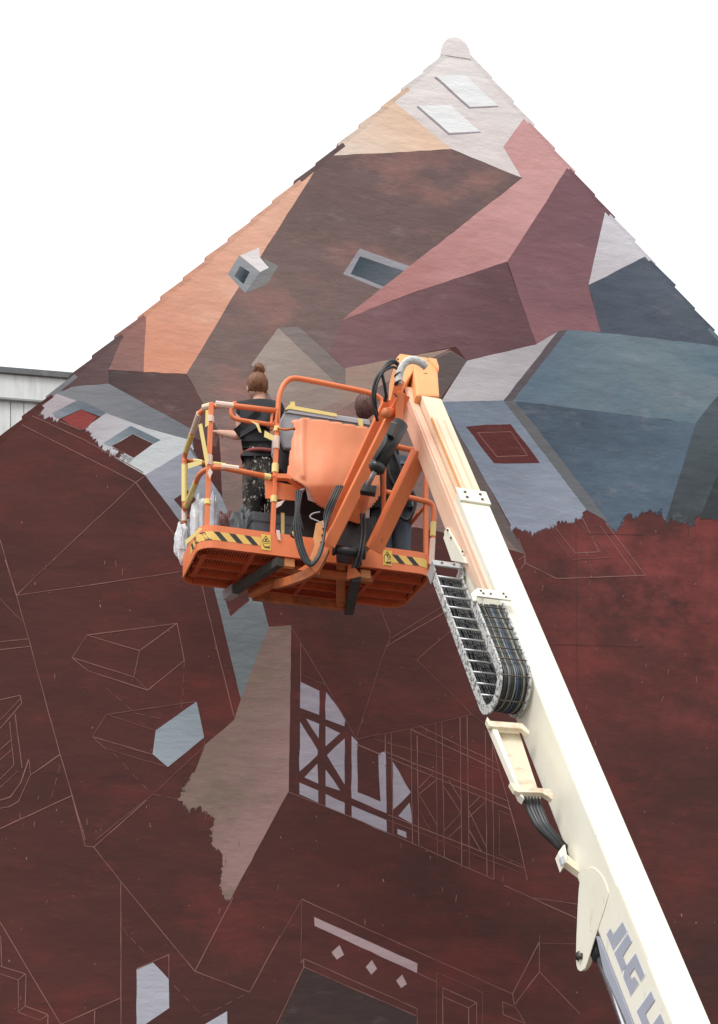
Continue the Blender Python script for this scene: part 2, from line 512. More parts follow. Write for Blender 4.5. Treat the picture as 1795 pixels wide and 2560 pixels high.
def patch(pts, a, b=None, g=None, blot=None, amt=0.5, rag=None, streak=0.16, amp=0.006, name='paint_patch', smooth_level=None):
    poly = [wp(*p) for p in pts]
    area = sum(poly[i - 1][0] * poly[i][1] - poly[i][0] * poly[i - 1][1] for i in range(len(poly)))
    if rag == 'all': rag = set(range(len(poly)))
    flip = -1 if area > 0 else 1
    fringe = []
    if rag:
        poly, fringe = feathered(poly, amp, rag, flip)
    else:
        poly = wobble(poly, amp, rag)
    inset = 0.004
    def under(p):
        top = min(along(L0, L1, p[0])[1], along(R0, R1, p[0])[1]) - inset
        return (p[0], min(p[1], top))
    if rag:
        poly = [under(p) for p in poly]
        fringe = [[(under(p), k) for p, k in f] for f in fringe]
    else:
        poly = clip(poly, (APEX[0], APEX[1] - inset), (EL[0], EL[1] - inset))
        poly = clip(poly, (ER[0], ER[1] - inset), (APEX[0], APEX[1] - inset))
    xs, ys = [p[0] for p in poly], [p[1] for p in poly]
    bb = (min(xs), max(xs), min(ys), max(ys))
    lev = 1
    for q in PATCHES:
        o = q['bb']
        if bb[0] < o[1] and bb[1] > o[0] and bb[2] < o[3] and bb[3] > o[2]:
            lev = max(lev, q['lev'] + 1)
    if isinstance(a, bpy.types.Material):
        mat = a
    else:
        p0, p1 = (wp(*g[0]), wp(*g[1])) if b else (None, None)
        mat = paint('mural_paint', a, b, p0, p1, blot, amt, streak, bool(rag))
    PATCHES.append(dict(poly=poly, bb=bb, lev=lev, mat=mat))
    off = 0.0003 + lev * 0.00013
    m = MB().sheet([w3(p, off) for p in poly])
    cov = [1.0] * len(poly)
    n = len(poly)
    index = {p: i for i, p in enumerate(poly)}
    for f in fringe:
        ids = []
        for p, k in f:
            if k == 1 and p in index:
                ids.append(index[p])
            elif (p, k) in index:
                ids.append(index[(p, k)])
            else:
                index[(p, k)] = len(m.v); ids.append(len(m.v)); m.v.append(w3(p, off)); cov.append(float(k))
        if len(set(ids)) == len(ids): m.f.append(ids)
    o = m.build(name, mat, wall)
    if fringe:
        at_ = o.data.attributes.new('cover', 'FLOAT', 'POINT')
        at_.data.foreach_set('value', cov)
    return o

c = rgb
# --- top of the gable: veiling glare near the ridge put into lighter colours
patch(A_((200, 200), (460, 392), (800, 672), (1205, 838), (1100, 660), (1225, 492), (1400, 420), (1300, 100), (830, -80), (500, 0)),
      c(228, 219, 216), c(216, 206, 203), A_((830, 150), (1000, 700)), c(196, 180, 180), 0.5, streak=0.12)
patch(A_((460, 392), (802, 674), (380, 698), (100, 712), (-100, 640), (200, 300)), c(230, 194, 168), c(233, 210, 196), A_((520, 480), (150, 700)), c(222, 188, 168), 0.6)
M_wwin = paint('window_white_paint', c(248, 247, 250), streak=0.04)
for q in (((700, 262), (720, 256), (915, 428), (1068, 424), (1072, 432), (902, 442)), ((600, 432), (612, 424), (800, 574), (966, 570), (970, 580), (785, 594))):
    patch(A_(*q), c(150, 140, 146), streak=0.05)
patch(A_((712, 254), (875, 244), (1070, 424), (908, 430)), M_wwin)
patch(A_((610, 424), (795, 420), (966, 572), (788, 580)), M_wwin)
# --- the big brown roof
patch(A_((60, 714), (802, 676), (1207, 838)) + [(884, 776), (857, 799), (823, 883), (860, 921), (1127, 876), (1168, 902), (1102, 995), (1312, 1385), (1150, 1340), (1040, 1318),
      (560, 1335)] + I_((1470, 622), (1255, 232)) + B_((610, 1275), (905, 790), (1040, 600), (1360, 80)),
      c(112, 92, 90), c(126, 107, 102), [(1000, 480), (600, 1150)], c(156, 112, 104), 0.75, streak=0.2)
patch([(1168, 902), (1127, 878), (1040, 930), (1020, 1080), (1290, 1372), (1312, 1385), (1102, 995)], c(96, 84, 82), c(98, 88, 86), [(1120, 920), (1200, 1250)], streak=0.16)
# --- orange left slope and its shaded end
patch(B_((1380, 60), (1040, 600), (905, 790), (612, 1276), (365, 1266), (372, 950), (500, 700), (1200, 100)), c(224, 174, 150), c(210, 146, 120), B_((1100, 400), (400, 1200)), c(230, 188, 168), 0.7)
patch(B_((380, 930), (366, 1264), (164, 1252), (240, 1065), (300, 930)), c(140, 104, 98), c(150, 108, 100), B_((200, 1200), (330, 1000)), streak=0.14)
patch(B_((250, 1050), (164, 1253), (164, 1330), (-60, 1350), (-190, 1420), (-120, 1250), (100, 1080)), c(106, 84, 84), c(92, 70, 70), B_((170, 1100), (-50, 1330)), streak=0.14)
patch(I_((730, 205), (1255, 232), (1472, 624), (1450, 720), (1260, 640), (725, 292)), c(74, 64, 64), c(96, 72, 70), I_((740, 220), (1000, 420)), c(112, 74, 70), 0.6)
# --- grey house, left
patch(I_((360, 372), (480, 315), (725, 292), (1285, 600), (1300, 740), (1060, 650), (712, 510), (560, 440)), c(128, 129, 133), c(112, 115, 122), I_((500, 340), (1200, 620)), streak=0.14)
patch(I_((280, 440), (380, 362), (512, 408), (352, 492), (400, 525), (335, 512), (300, 455)), c(172, 164, 168), rag={3, 4, 5}, streak=0.10)
patch(I_((348, 492), (520, 408), (580, 420), (712, 490), (684, 518), (545, 466), (402, 527)), c(104, 112, 121), c(128, 134, 142), I_((540, 420), (380, 510)), streak=0.10)
patch(I_((580, 582), (712, 490), (985, 592), (1275, 672), (1300, 735), (972, 906), (788, 800), (830, 765), (895, 795), (745, 718), (690, 700), (648, 660), (632, 612)),
      c(172, 167, 172), c(190, 194, 195), I_((650, 560), (950, 840)), rag={6, 8, 9, 10, 11, 12}, streak=0.08)
patch(I_((690, 694), (878, 576), (1078, 672), (1030, 696), (890, 628), (742, 718)), c(104, 115, 124), c(138, 144, 152), I_((900, 600), (710, 700)), streak=0.08)
patch(I_((748, 712), (890, 630), (1028, 696), (897, 792)), M['wall'])
patch(I_((410, 528), (545, 468), (652, 516), (575, 600), (500, 590)), paint('red_undercoat', c(136, 62, 58), blot=c(108, 54, 50)))
patch(I_((972, 906), (1285, 722)) + [(470, 1118), (552, 1238), (652, 1493), (672, 1567), (660, 1606)] + D_((1385, 802), (1215, 100)) + I_((1235, 1250)),
      c(150, 152, 162), c(112, 119, 122), [(440, 1180), (600, 1600)], c(104, 108, 110), 0.5, streak=0.16)
patch(I_((1165, 1070), (1258, 1008), (1345, 1100), (1310, 1240)), M['wall'])
patch(D_((1296, 232), (1335, 188), (1428, 166), (1432, 236), (1325, 326)), M['wall'])
# --- pale trunk below the lift
patch([(672, 1567), (728, 1563), (722, 1978), (700, 2017), (578, 2246)] + F_((1290, 545), (1275, 500), (1305, 380), (1290, 300), (1222, 255), (1250, 100), (1180, 60)) +
      D_((1150, 1405), (1052, 1388), (1120, 1220), (1180, 1062), (1345, 920), (1385, 800)),
      c(128, 107, 98), c(148, 118, 114), [(520, 1900), (700, 1990)], c(108, 97, 84), 0.95, rag=set(range(4, 14)), streak=0.14)
# --- skylight, then the pink and plum roofs
patch(A_((178, 1392), (275, 1244), (600, 1360), (480, 1500), (400, 1482)), c(146, 144, 150), streak=0.10)
patch(A_((222, 1392), (276, 1290), (560, 1385), (430, 1470)), c(58, 70, 78), c(92, 98, 104), A_((250, 1320), (420, 1470)), streak=0.12)
patch(A_((1225, 490), (1100, 660), (1207, 840), (240, 1600)) + C_((98, 386), (400, 270), (765, 152)) + A_((1300, 1100), (1500, 790), (1700, 700), (1400, 400)),
      c(202, 154, 152), c(170, 120, 118), [(1330, 450), (1000, 740)], c(184, 122, 108), 0.5, streak=0.15)
patch(C_((762, 150), (925, -100), (1010, -240), (1150, -120), (1158, -30), (1088, 246), (1138, 434), (1000, 432), (878, 486), (820, 320)),
      c(122, 88, 94), c(134, 94, 98), C_((1000, 0), (900, 420)), c(104, 80, 86), 0.7)
patch(C_((98, 386), (400, 272), (758, 152), (880, 484), (600, 552), (555, 494), (106, 582), (44, 520)), c(124, 92, 95), c(98, 70, 74), C_((150, 400), (840, 420)), c(84, 62, 64), 0.7)
# --- pale gable behind the platform
patch(J_((655, 215), (1600, 42), (1180, 250), (560, 622), (60, 600), (60, 480), (420, 330), (655, 300)), c(158, 134, 122), c(146, 126, 118), J_((700, 260), (300, 560)), c(130, 106, 98), 0.6)
patch(B_((985, 1222), (1140, 1010), (1470, 1325), (1500, 1420), (1250, 1560), (1100, 1420)), c(164, 150, 141), c(150, 134, 126), B_((1080, 1150), (1300, 1400)), c(140, 124, 116), 0.6)
patch(B_((1140, 1010), (1255, 1004), (1526, 1250), (1526, 1345), (1500, 1360), (1460, 1318)), c(132, 121, 118), c(122, 110, 106), B_((1200, 1030), (1500, 1300)), streak=0.12)
# --- little chimney
patch(B_((950, 812), (1036, 690), (1085, 668), (1055, 612), (1142, 656), (1078, 758)), c(124, 122, 122), streak=0.10)
patch(B_((850, 702), (915, 596), (1036, 690), (950, 812)), c(140, 143, 147), streak=0.08)
patch(B_((888, 714), (920, 655), (976, 690), (940, 760)), c(92, 98, 102), c(48, 58, 64), B_((895, 710), (940, 730)), streak=0.06)
patch(B_((920, 596), (1030, 550), (1034, 606), (1086, 666), (1036, 690)), c(218, 211, 211), streak=0.05)
# --- right side: white strip, slate roof, blue house
patch(C_((1158, -60), (1088, 247), (1335, 125), (1300, 0)), c(186, 180, 184), c(202, 199, 204), C_((1120, 200), (1250, 30)), streak=0.12)
patch(C_((1088, 246), (1332, 124), (1500, 200), (1750, 620), (1610, 500), (1230, 446), (1000, 432), (1138, 434)), c(78, 86, 98), c(86, 94, 105), C_((1150, 330), (1350, 200)), c(66, 73, 85), 0.6, streak=0.18)
patch(C_((876, 486), (968, 432), (1008, 426), (745, 712), (495, 716), (600, 551)), c(166, 160, 163), c(184, 178, 180), C_((900, 480), (560, 690)), c(150, 146, 150), 0.5, streak=0.12)
patch(C_((966, 432), (1008, 426), (788, 712), (748, 710)), c(88, 80, 85), streak=0.10)
patch(C_((1005, 426), (1230, 446), (1720, 505), (1720, 700), (1610, 690), (1520, 802), (1100, 752), (785, 712)), c(96, 113, 126), c(112, 127, 135), C_((900, 600), (1300, 640)), c(82, 106, 121), 0.6, streak=0.22)
patch(C_((495, 716), (748, 710), (1082, 1150), (1064, 1162), (1020, 1200), (960, 1195), (935, 1210), (870, 1240), (800, 1215), (775, 1210)), c(116, 126, 140), c(142, 149, 163), C_((640, 780), (900, 1180)), c(128, 138, 155), 0.6, rag={3, 4, 5, 6, 7, 8}, streak=0.2)
patch(C_((785, 712), (1522, 802), (1400, 1192), (1386, 1142), (1330, 1150), (1220, 1168), (1205, 1222), (1180, 1226), (1060, 1090)), c(72, 84, 97), c(86, 102, 117), C_((900, 780), (1200, 1150)), c(96, 112, 127), 0.6, rag={2, 3, 4, 5, 6}, streak=0.24)
patch(C_((746, 711), (790, 712), (880, 820), (1185, 1218), (1150, 1190), (1082, 1152), (860, 860)), c(96, 96, 98), c(104, 106, 110), C_((770, 720), (1150, 1200)), streak=0.14)
patch(C_((1520, 802), (1610, 690), (1720, 560), (1720, 1195), (1610, 1185), (1520, 1165), (1485, 1198), (1440, 1182), (1400, 1194)), c(78, 88, 94), c(62, 68, 72), C_((1540, 800), (1600, 1150)), c(84, 94, 100), 0.5, rag={4, 5, 6, 7}, streak=0.2)
patch(C_((1720, 900), (1610, 1000), (1535, 1188), (1620, 1186), (1720, 1194)), c(56, 61, 63), streak=0.16)
patch(C_((595, 816), (680, 808), (775, 806), (893, 962), (800, 964), (708, 963)), paint('window_maroon', c(88, 42, 40), streak=0.14), amp=0.01)
# --- half-timbered front and other first coats
M_lil = paint('lilac_first_coat', c(158, 150, 160), blot=c(166, 158, 168), amt=0.6, streak=0.2)
for q in (((118, 470), (226, 522), (225, 660), (115, 620)), ((265, 530), (320, 600), (376, 686), (370, 726), (262, 686)), ((150, 682), (225, 712), (222, 795)),
          ((115, 700), (218, 866), (215, 892), (112, 986)), ((262, 725), (346, 766), (262, 842)), ((372, 796), (372, 1062), (270, 892)), ((215, 940), (220, 1056), (140, 1020)),
          ((262, 975), (346, 1096), (262, 1070)), ((112, 1050), (220, 1096), (220, 1166), (112, 1116)), ((262, 1115), (372, 1166), (372, 1236), (262, 1186)),
          ((412, 782), (446, 816), (446, 1106), (578, 1160), (566, 884), (608, 868), (613, 1226), (412, 1140)), ((412, 1182), (612, 1266), (615, 1340), (412, 1250)),
          ((648, 930), (752, 1106), (650, 1206)), ((745, 1165), (760, 1286), (680, 1242)), ((675, 1316), (725, 1334), (728, 1370), (676, 1346))):
    patch(E_(*q), M_lil, amp=0.012)
patch(D_((1130, 815), (1174, 1020), (965, 1191), (877, 1116), (895, 980)), c(138, 148, 156), c(150, 158, 166), D_((1100, 850), (950, 1150)), c(124, 134, 142), 0.5, streak=0.12)
M_pale = paint('pale_lilac_first_coat', c(168, 168, 178), blot=c(180, 178, 188), amt=0.5, streak=0.12)
patch(F_((785, 972), (880, 935), (970, 1030), (973, 1196), (835, 1290), (785, 1330)), M_pale)
patch(F_((1180, 1288), (1306, 1214), (1312, 1400), (1180, 1400)), M_pale)
M_bar = paint('dusty_pink_first_coat', c(170, 146, 147), blot=c(150, 126, 126), amt=0.5, streak=0.14)
for q in (((272, 588), (792, 822), (790, 871), (275, 633)), ((360, 766), (400, 730), (423, 779), (386, 803)), ((532, 840), (563, 805), (589, 849), (560, 879)), ((685, 909), (715, 878), (739, 926), (710, 946))):
    patch(G_(*q), M_bar)
patch(G_((220, 840), (500, 966), (786, 1086), (792, 1250), (40, 1250)), c(64, 50, 49), streak=0.18)

# --- chalk drawing
M_chalk = simple('pink_chalk', rgb(142, 99, 93, 0.8), rgb(112, 72, 67, 0.8), 0.9, scale=6, amt=0.9)
M_chalk2 = simple('faint_chalk', rgb(118, 76, 71, 0.8), rgb(98, 58, 54, 0.8), 0.9, scale=6, amt=0.9)
M_crack = simple('dark_render_crack', rgb(72, 48, 47, 0.75), rgb(92, 54, 51, 0.75), 0.9, scale=5, amt=0.8)
OFF = 0.0003 + 0.00013 * (max(q['lev'] for q in PATCHES) + 1)
def strip(pts, w, mat, name='chalk_line', off=None):
    m = MB()
    off = OFF if off is None else off
    q = [V((*wp(*p), 0)) for p in pts]
    for i in range(len(q) - 1):
        p, r = q[i], q[i + 1]
        L = (r - p).length
        if L < 1e-4: continue
        nrm = V((-(r - p).y, (r - p).x, 0)).normalized()
        segs = [(0, 1)]
        for s, e in segs:
            n = max(1, int((e - s) * L / 0.12))
            a = [p.lerp(r, s + (e - s) * k / n) for k in range(n + 1)]
            ws = [w * random.uniform(0.6, 1.1) for _ in a]
            a = [x + nrm * noise.noise(x * 5) * 0.004 for x in a]
            poly = [x + nrm * h / 2 for x, h in zip(a, ws)] + [x - nrm * h / 2 for x, h in reversed(list(zip(a, ws)))]
            m.sheet([w3((x.x, x.y), off + 0.0001 * (i % 2)) for x in poly])
    return m.build(name, mat, wall)
CW = 0.0084
LINES = [
 (I_, [((145, 570), (910, 955), (1225, 1385)), ((215, 510), (560, 668), (960, 890)), ((400, 545), (540, 602), (590, 585)), ((215, 1610), (910, 955), (975, 910)), ((0, 1340), (80, 1610)), ((755, 725), (830, 760))]),
 (D_, [((30, 0), (95, 200), (140, 365), (165, 455), (345, 1115), (415, 1355), (490, 1610)), ((95, 202), (305, 0)), ((95, 203), (480, 150), (1055, 65)), ((0, 225), (130, 355)), ((0, 470), (165, 455)), ((0, 515), (175, 498)),
       ((500, 432), (1018, 365), (1060, 578), (850, 748), (505, 638), (415, 562), (500, 432), (802, 522), (1018, 365)), ((802, 522), (768, 672), (415, 562)), ((768, 672), (850, 748)),
       ((1125, 815), (612, 888), (530, 1017), (605, 1085), (965, 1191)), ((612, 888), (895, 980)), ((530, 1017), (878, 1118)), ((1175, 1030), (1178, 1070), (875, 1350), (550, 1610)), ((1150, 95), (1225, 420), (1345, 900)),
       ((0, 805), (115, 778), (125, 822), (0, 970)), ((115, 800), (0, 920)), ((85, 885), (127, 1195)), ((165, 1145), (120, 1280), (60, 1362), (0, 1382)), ((165, 1145), (176, 1235), (105, 1388), (50, 1420), (0, 1428)), ((345, 1118), (175, 1237)), ((0, 1545), (290, 1412), (415, 1355)),
       ((0, 1090), (70, 1030)), ((0, 1150), (75, 1085)), ((0, 1260), (80, 1180)), ((0, 1310), (100, 1215)), ((55, 930), (80, 1180))]),
 (E_, [((65, 155), (260, 480), (375, 685), (440, 800)), ((120, 245), (118, 470)), ((125, 430), (262, 490)), ((440, 790), (612, 262), (630, 225), (940, 33)), ((612, 266), (945, 72)), ((560, 10), (632, 190), (630, 250)),
       ((980, 180), (785, 345), (1105, 660), (1185, 718)), ((440, 800), (755, 740), (1105, 658)), ((605, 765), (605, 880)), ((640, 765), (650, 1345)), ((752, 742), (762, 1400)), ((788, 780), (798, 1415)),
       ((895, 710), (905, 1480)), ((930, 700), (945, 1480)), ((1035, 680), (1045, 1540)), ((1075, 670), (1088, 1540)), ((1180, 750), (1190, 1590)), ((1220, 770), (1230, 1605)),
       ((540, 800), (1258, 1000)), ((800, 725), (1240, 935)), ((755, 745), (1262, 985)), ((620, 905), (1330, 1205)), ((440, 830), (580, 890)), ((600, 870), (1320, 1160)), ((798, 1080), (880, 995)), ((800, 1115), (910, 1025)),
       ((940, 1070), (1040, 1225), (940, 1332)), ((970, 1035), (1040, 1150)), ((800, 1120), (900, 1290)), ((800, 1210), (862, 1320)), ((1085, 1195), (1150, 1130)), ((1085, 1250), (1180, 1160)), ((1085, 1210), (1190, 1430)), ((1085, 1320), (1160, 1450)), ((970, 1365), (1040, 1300)),
       ((620, 1235), (1400, 1542)), ((620, 1265), (1410, 1580)), ((50, 1105), (414, 1250), (760, 1398), (1230, 1608)), ((1220, 820), (1260, 980), (1370, 1370), (1422, 1612)), ((1325, 1240), (1260, 1210), (1262, 1465), (1402, 1530))]),
 (G_, [((0, 870), (210, 500), (205, 820)), ((210, 500), (700, 722), (1270, 975)), ((1270, 975), (1405, 715), (1405, 865), (1280, 1030), (1270, 975)), ((1405, 680), (1405, 720), (1590, 725)), ((1405, 865), (1610, 1075)), ((1355, 490), (1600, 525)), ((1230, 430), (1600, 600)),
       ((205, 820), (220, 798), (790, 1050), (795, 1200)), ((85, 1127), (220, 840), (785, 1086)), ((220, 798), (220, 840)), ((888, 1200), (888, 865), (1120, 970), (1120, 1200)), ((920, 1200), (920, 945), (1090, 1020), (1090, 1200)), ((920, 990), (1050, 1045), (1090, 1020)), ((1050, 1045), (1050, 1200)),
       ((1335, 1127), (1290, 1045), (1220, 1015), (1222, 1080), (1330, 1122)), ((795, 872), (888, 916))]),
 (F_, [((415, -20), (490, 265), (540, 270), (695, 470), (1120, 985), (1435, 1105), (1610, 780)), ((540, 270), (845, 0)), ((695, 470), (695, 1400)), ((1120, 985), (1340, 560)), ((0, 700), (155, 965), (350, 1290), (690, 1140)), ((545, 1210), (540, 1400)), ((0, 955), (10, 958), (145, 1000), (105, 1035), (0, 1000)), ((5, 780), (10, 960)),
       ((105, 1035), (105, 1220), (145, 1185), (150, 1000)), ((145, 1185), (275, 1235), (230, 1266), (105, 1220)), ((275, 1235), (270, 1400)), ((785, 972), (972, 888), (971, 1030))]),
 (H_, [((200, 340), (390, 572), (675, 557), (420, 290)), ((245, 315), (410, 525), (580, 515), (460, 270)), ((590, 330), (850, 690)), ((630, 310), (915, 685), (275, 708), (50, 595), (50, 535), (0, 420)), ((0, 575), (50, 545)), ((20, 640), (50, 595))]),
 (C_, [((642, 840), (776, 836), (842, 932), (720, 937), (642, 840))]),
]
for fn, ls in LINES:
    for l in ls:
        strip(fn(*l), CW * random.uniform(0.85, 1.15), M_chalk if random.random() < 0.75 else M_chalk2)
for fn, l in ((D_, ((1060, 580), (1055, 740), (1040, 880))), (D_, ((610, 735), (775, 880), (960, 920))), (D_, ((650, 1110), (875, 1348), (1050, 1382))), (D_, ((345, 1180), (290, 1395))), (F_, ((705, 740), (850, 900))), (F_, ((1000, 1065), (1165, 1245), (1430, 1110)))):
    for p, q in zip(fn(*l), fn(*l)[1:]):
        n = max(2, int(math.hypot(q[0] - p[0], q[1] - p[1]) / 30))
        for k in range(n):
            a, b = k / n, (k + 0.6) / n
            strip([(p[0] + (q[0] - p[0]) * t, p[1] + (q[1] - p[1]) * t) for t in (a, b)], CW, M_chalk2, 'chalk_dash')
for pts in (((1440, 1322), (1441, 1500), (1443, 1725)), H_((260, 1180), (620, 1188), (900, 1196)), H_((1220, 255), (1223, 405)), G_((1015, 395), (1018, 560)), H_((500, 385), (900, 395))):
    strip(pts, 0.004, M_crack, 'render_crack')
for _ in range(60):
    x, y = random.choice(((random.uniform(1330, 1790), random.uniform(1420, 2000)), (random.uniform(820, 1400), random.uniform(1700, 2350)), (random.uniform(30, 700), random.uniform(1300, 2500))))
    strip(((x, y), (x + random.uniform(-5, 3), y + random.uniform(4, 18))), random.uniform(0.004, 0.009), M_chalk, 'paint_drip')

# ------------------------------------------------------------------ verge tiles, ridge and roof
def wall_mat(q):
    m = M['wall']
    for p in PATCHES:
        if inside(q, p['poly']): m = p['mat']
    return m
roof = empty('roof', w3(APEX, -0.2))
ORI.pop('roof'); roof.location = w3(APEX, -0.2) - ORI[house.name]; roof.parent = house; ORI['roof'] = w3(APEX, -0.2)
for end, sgn, step, first in ((EL, -1, 0.268, 0.16), (ER, 1, 0.268, 0.13)):
    e, a = V((end[0], end[1], 0)), V((APEX[0], APEX[1], 0))
    d = (e - a).normalized()                        # down the slope
    nn = V((-d.y, d.x, 0)) * (-sgn)                 # up, out of the roof
    if nn.y < 0: nn = -nn
    L = (e - a).length
    s = first
    m = MB().prism([w3((q.x, q.y), 0.0) for q in (a - nn * 0.015 + d * 0.05, e - nn * 0.015, e + nn * 0.012, a + nn * 0.012 + d * 0.05)], -WN * 7.2)
    m.build('roof_slab', M['roof'], roof)
    while s < L - 0.1:
        jit = random.uniform(-0.006, 0.006)
        lift = 0.032 + jit
        up, lo = a + d * (s - 0.05), a + d * (s + step)
        q = a + d * (s + step * 0.5) - nn * 0.05
        prof = [up - nn * 0.05, lo - nn * 0.05, lo + nn * lift, up + nn * 0.010]
        zz = 0.005 + 0.001 * (int(s * 10) % 2)
        fr = [w3((p.x, p.y), o_) for p, o_ in zip(prof, (-0.003, -0.003, zz, zz))]
        t_ = MB(); t_.v = fr + [p - WN * 0.3 for p in fr]
        t_.f = [[0, 1, 2, 3], [7, 6, 5, 4], [0, 4, 5, 1], [1, 5, 6, 2], [2, 6, 7, 3], [3, 7, 4, 0]]
        t_.build('verge_tile', wall_mat((q.x, q.y)), roof)
        s += step * random.uniform(0.97, 1.03)
arc = [(APEX[0] - 0.03 + 0.135 * math.cos(t), APEX[1] - 0.10 + 0.15 * math.sin(t)) for t in [math.pi * k / 14 for k in range(15)]]
arc += [(arc[-1][0] , arc[-1][1] - 0.02), (arc[0][0], arc[0][1] - 0.02)]
MB().prism([w3(q, 0.0062) for q in arc], -WN * 7.2).build('ridge_tile', wall_mat((APEX[0], APEX[1] - 0.2)), roof)
# ------------------------------------------------------------------ boom lift
lift = empty('boom_lift', (1.9, 5.6, 0))
tag(lift, 'telescopic boom lift with orange work platform and long cream boom', 'boom lift')

# ---- platform frame of reference: front left bottom corner, along the front, towards the wall, up
PYAW = math.atan(0.32)
PA = V((math.cos(PYAW), math.sin(PYAW), 0)); PB = V((-math.sin(PYAW), math.cos(PYAW), 0)); PZ = V((0, 0, 1))
PO = at(498, 1364, 10.5)
PW, PD, TH = 1.83, 0.76, 0.165
def P(u, v, w): return PO + PA * u + PB * v + PZ * w
def PF(px, py, v=0.0):
    """point seen at a pixel, on the upright plane v metres behind the platform's front"""
    return onplane(px, py, PO + PB * v, PB)
def PH(px, py, w=0.0):
    """point seen at a pixel, on the level plane w metres above the platform's bottom edge"""
    return onplane(px, py, PO + PZ * w, PZ)
def outline(r, ins=0.0, n=6):
    pts = []
    for cu, cv, a0 in ((PW - r, r, -90), (PW - r, PD - r, 0), (r, PD - r, 90), (r, r, 180)):
        for k in range(n + 1):
            a = math.radians(a0 + 90 * k / n)
            pts.append((cu + (r - ins) * math.cos(a), cv + (r - ins) * math.sin(a)))
    return pts
ring, ring_i = outline(0.13), outline(0.13, 0.014)
m = MB(); n = len(ring)
for rr in (ring, ring_i):
    for w in (0.0, TH):
        m.v += [P(u, v, w) for u, v in rr]
for i in range(n):
    j = (i + 1) % n
    m.f += [[i, j, n + j, n + i], [2 * n + j, 2 * n + i, 3 * n + i, 3 * n + j], [i, 2 * n + i, 2 * n + j, j], [n + i, n + j, 3 * n + j, 3 * n + i]]
platform = m.build('platform', M['orange'], lift)
for poly in platform.data.polygons: poly.use_smooth = False
PL = platform
# floor: frame bars with a perforated grating between them
M['under'] = simple('orange_underside', (0.66, 0.115, 0.035, 1), (0.36, 0.065, 0.022, 1), 0.6, scale=8)
M['floor'] = simple('black_floor_sheet', (0.02, 0.012, 0.01, 1), (0.012, 0.01, 0.01, 1), 0.8)  # black mat, darkened to put shade into the grating's gaps
MB().prism([P(u, v, 0.045) for u, v in outline(0.125, 0.016)], PZ * 0.008).build('floor_sheet', M['floor'], PL)
m = MB()
nb = 84
for k in range(nb):
    u = 0.05 + (PW - 0.1) * k / (nb - 1)
    m.bar(P(u, 0.04, 0.032), P(u, PD - 0.04, 0.032), 0.0115, 0.006)
tag(m.build('grating', M['under'], PL), kind='stuff')
for v in (0.03, 0.22, 0.40, 0.57, PD - 0.03):
    MB().bar(P(0.03 if 0.1 < v < 0.7 else 0.1, v, 0.02), P(PW - (0.03 if 0.1 < v < 0.7 else 0.1), v, 0.02), 0.026, 0.034).build('floor_bar', M['under'], PL)
for u in (0.42, 0.92, 1.40):
    MB().bar(P(u, 0.03, 0.014), P(u, PD - 0.03, 0.014), 0.03, 0.03).build('floor_joist', M['under'], PL)
MB().sheet([P(u, v, 0.002) for u, v in ((0.05, 0.15), (0.09, 0.15), (0.09, 0.6), (0.05, 0.6))]).build('end_lip', M['under'], PL)

RR = 0.019
def rail(pts, r=RR, mat='orange', rad=0.09, name='rail'):
    return MB().tube(rounded(pts, rad), r, 10).build(name, M[mat], PL, True)
def post(p, q, mat='orange', w=0.034):
    return MB().bar(p, q, w, w, PB).build('post', M[mat], PL, bevel=0.004)
VF = 0.03
W_TOP = 1.06
rail([P(0.03, PD - 0.03, 0.16), P(0.03, PD - 0.03, 0.93), P(0.03, PD - 0.06, 0.99), P(0.035, VF + 0.12, W_TOP), P(0.16, VF, W_TOP + 0.01), PF(690, 1027, VF)], rad=0.08, mat='orange')   # back left post and top rail
post(PF(528, 1008, VF + 0.02), P(0.065, VF + 0.02, TH - 0.01))
post(PF(694, 1030, VF), PF(681, 1340, VF))
hp = [PF(694, 1060, VF), PF(696, 985, VF), PF(720, 944, VF), PF(760, 948, VF), PF(945, 986, VF), PF(962, 1015, VF), PF(958, 1330, VF)]
rail(hp, rad=0.14, name='console_hoop')
rail([PF(590, 1008, VF), PF(576, 1012, VF), PF(577, 1045, VF), PF(610, 1052, VF), PF(690, 1063, VF)], 0.015, rad=0.06, name='gate_handle')
rail([PF(685, 1025, VF + .01), PF(679, 1040, VF + .01), PF(678, 1075, VF + .01)], 0.011, name='gate_latch')
rail([P(0.03, PD - 0.03, 0.56), P(0.035, VF + 0.10, 0.60), P(0.13, VF, 0.61), PF(690, 1196, VF)], rad=0.09, name='mid_rail')
# right end
rail([PF(958, 1108, VF), PF(1040, 1128, VF), P(PW - 0.10, VF, W_TOP - 0.03), P(PW - 0.03, 0.14, W_TOP - 0.03), P(PW - 0.03, PD - 0.06, W_TOP - 0.03), P(PW - 0.03, PD - 0.03, 0.9), P(PW - 0.03, PD - 0.03, 0.1)], name='rail')
rail([PF(958, 1228, VF), PF(1050, 1250, VF), PF(1083, 1258, VF), PF(1086, 1290, VF), PF(1078, 1420, VF)], rad=0.12, name='mid_rail')
post(P(PW - 0.05, VF + 0.02, W_TOP - 0.03), P(PW - 0.05, VF + 0.02, 0.1))
rail([P(PW - 0.035, VF + 0.06, 0.57), P(PW - 0.035, PD - 0.03, 0.57)], 0.016, name='mid_rail')
# back rails, scuffed and taped
rail([P(0.03, PD - 0.02, 0.955), P(PW - 0.03, PD - 0.02, 0.955)], 0.017, 'orange_worn_or_shaded')
rail([P(0.03, PD - 0.02, 0.52), P(PW - 0.03, PD - 0.02, 0.52)], 0.015, 'orange_worn_or_shaded', name='mid_rail')
post(P(0.95, PD - 0.02, 0.955), P(0.95, PD - 0.02, 0.1), 'orange_worn_or_shaded')

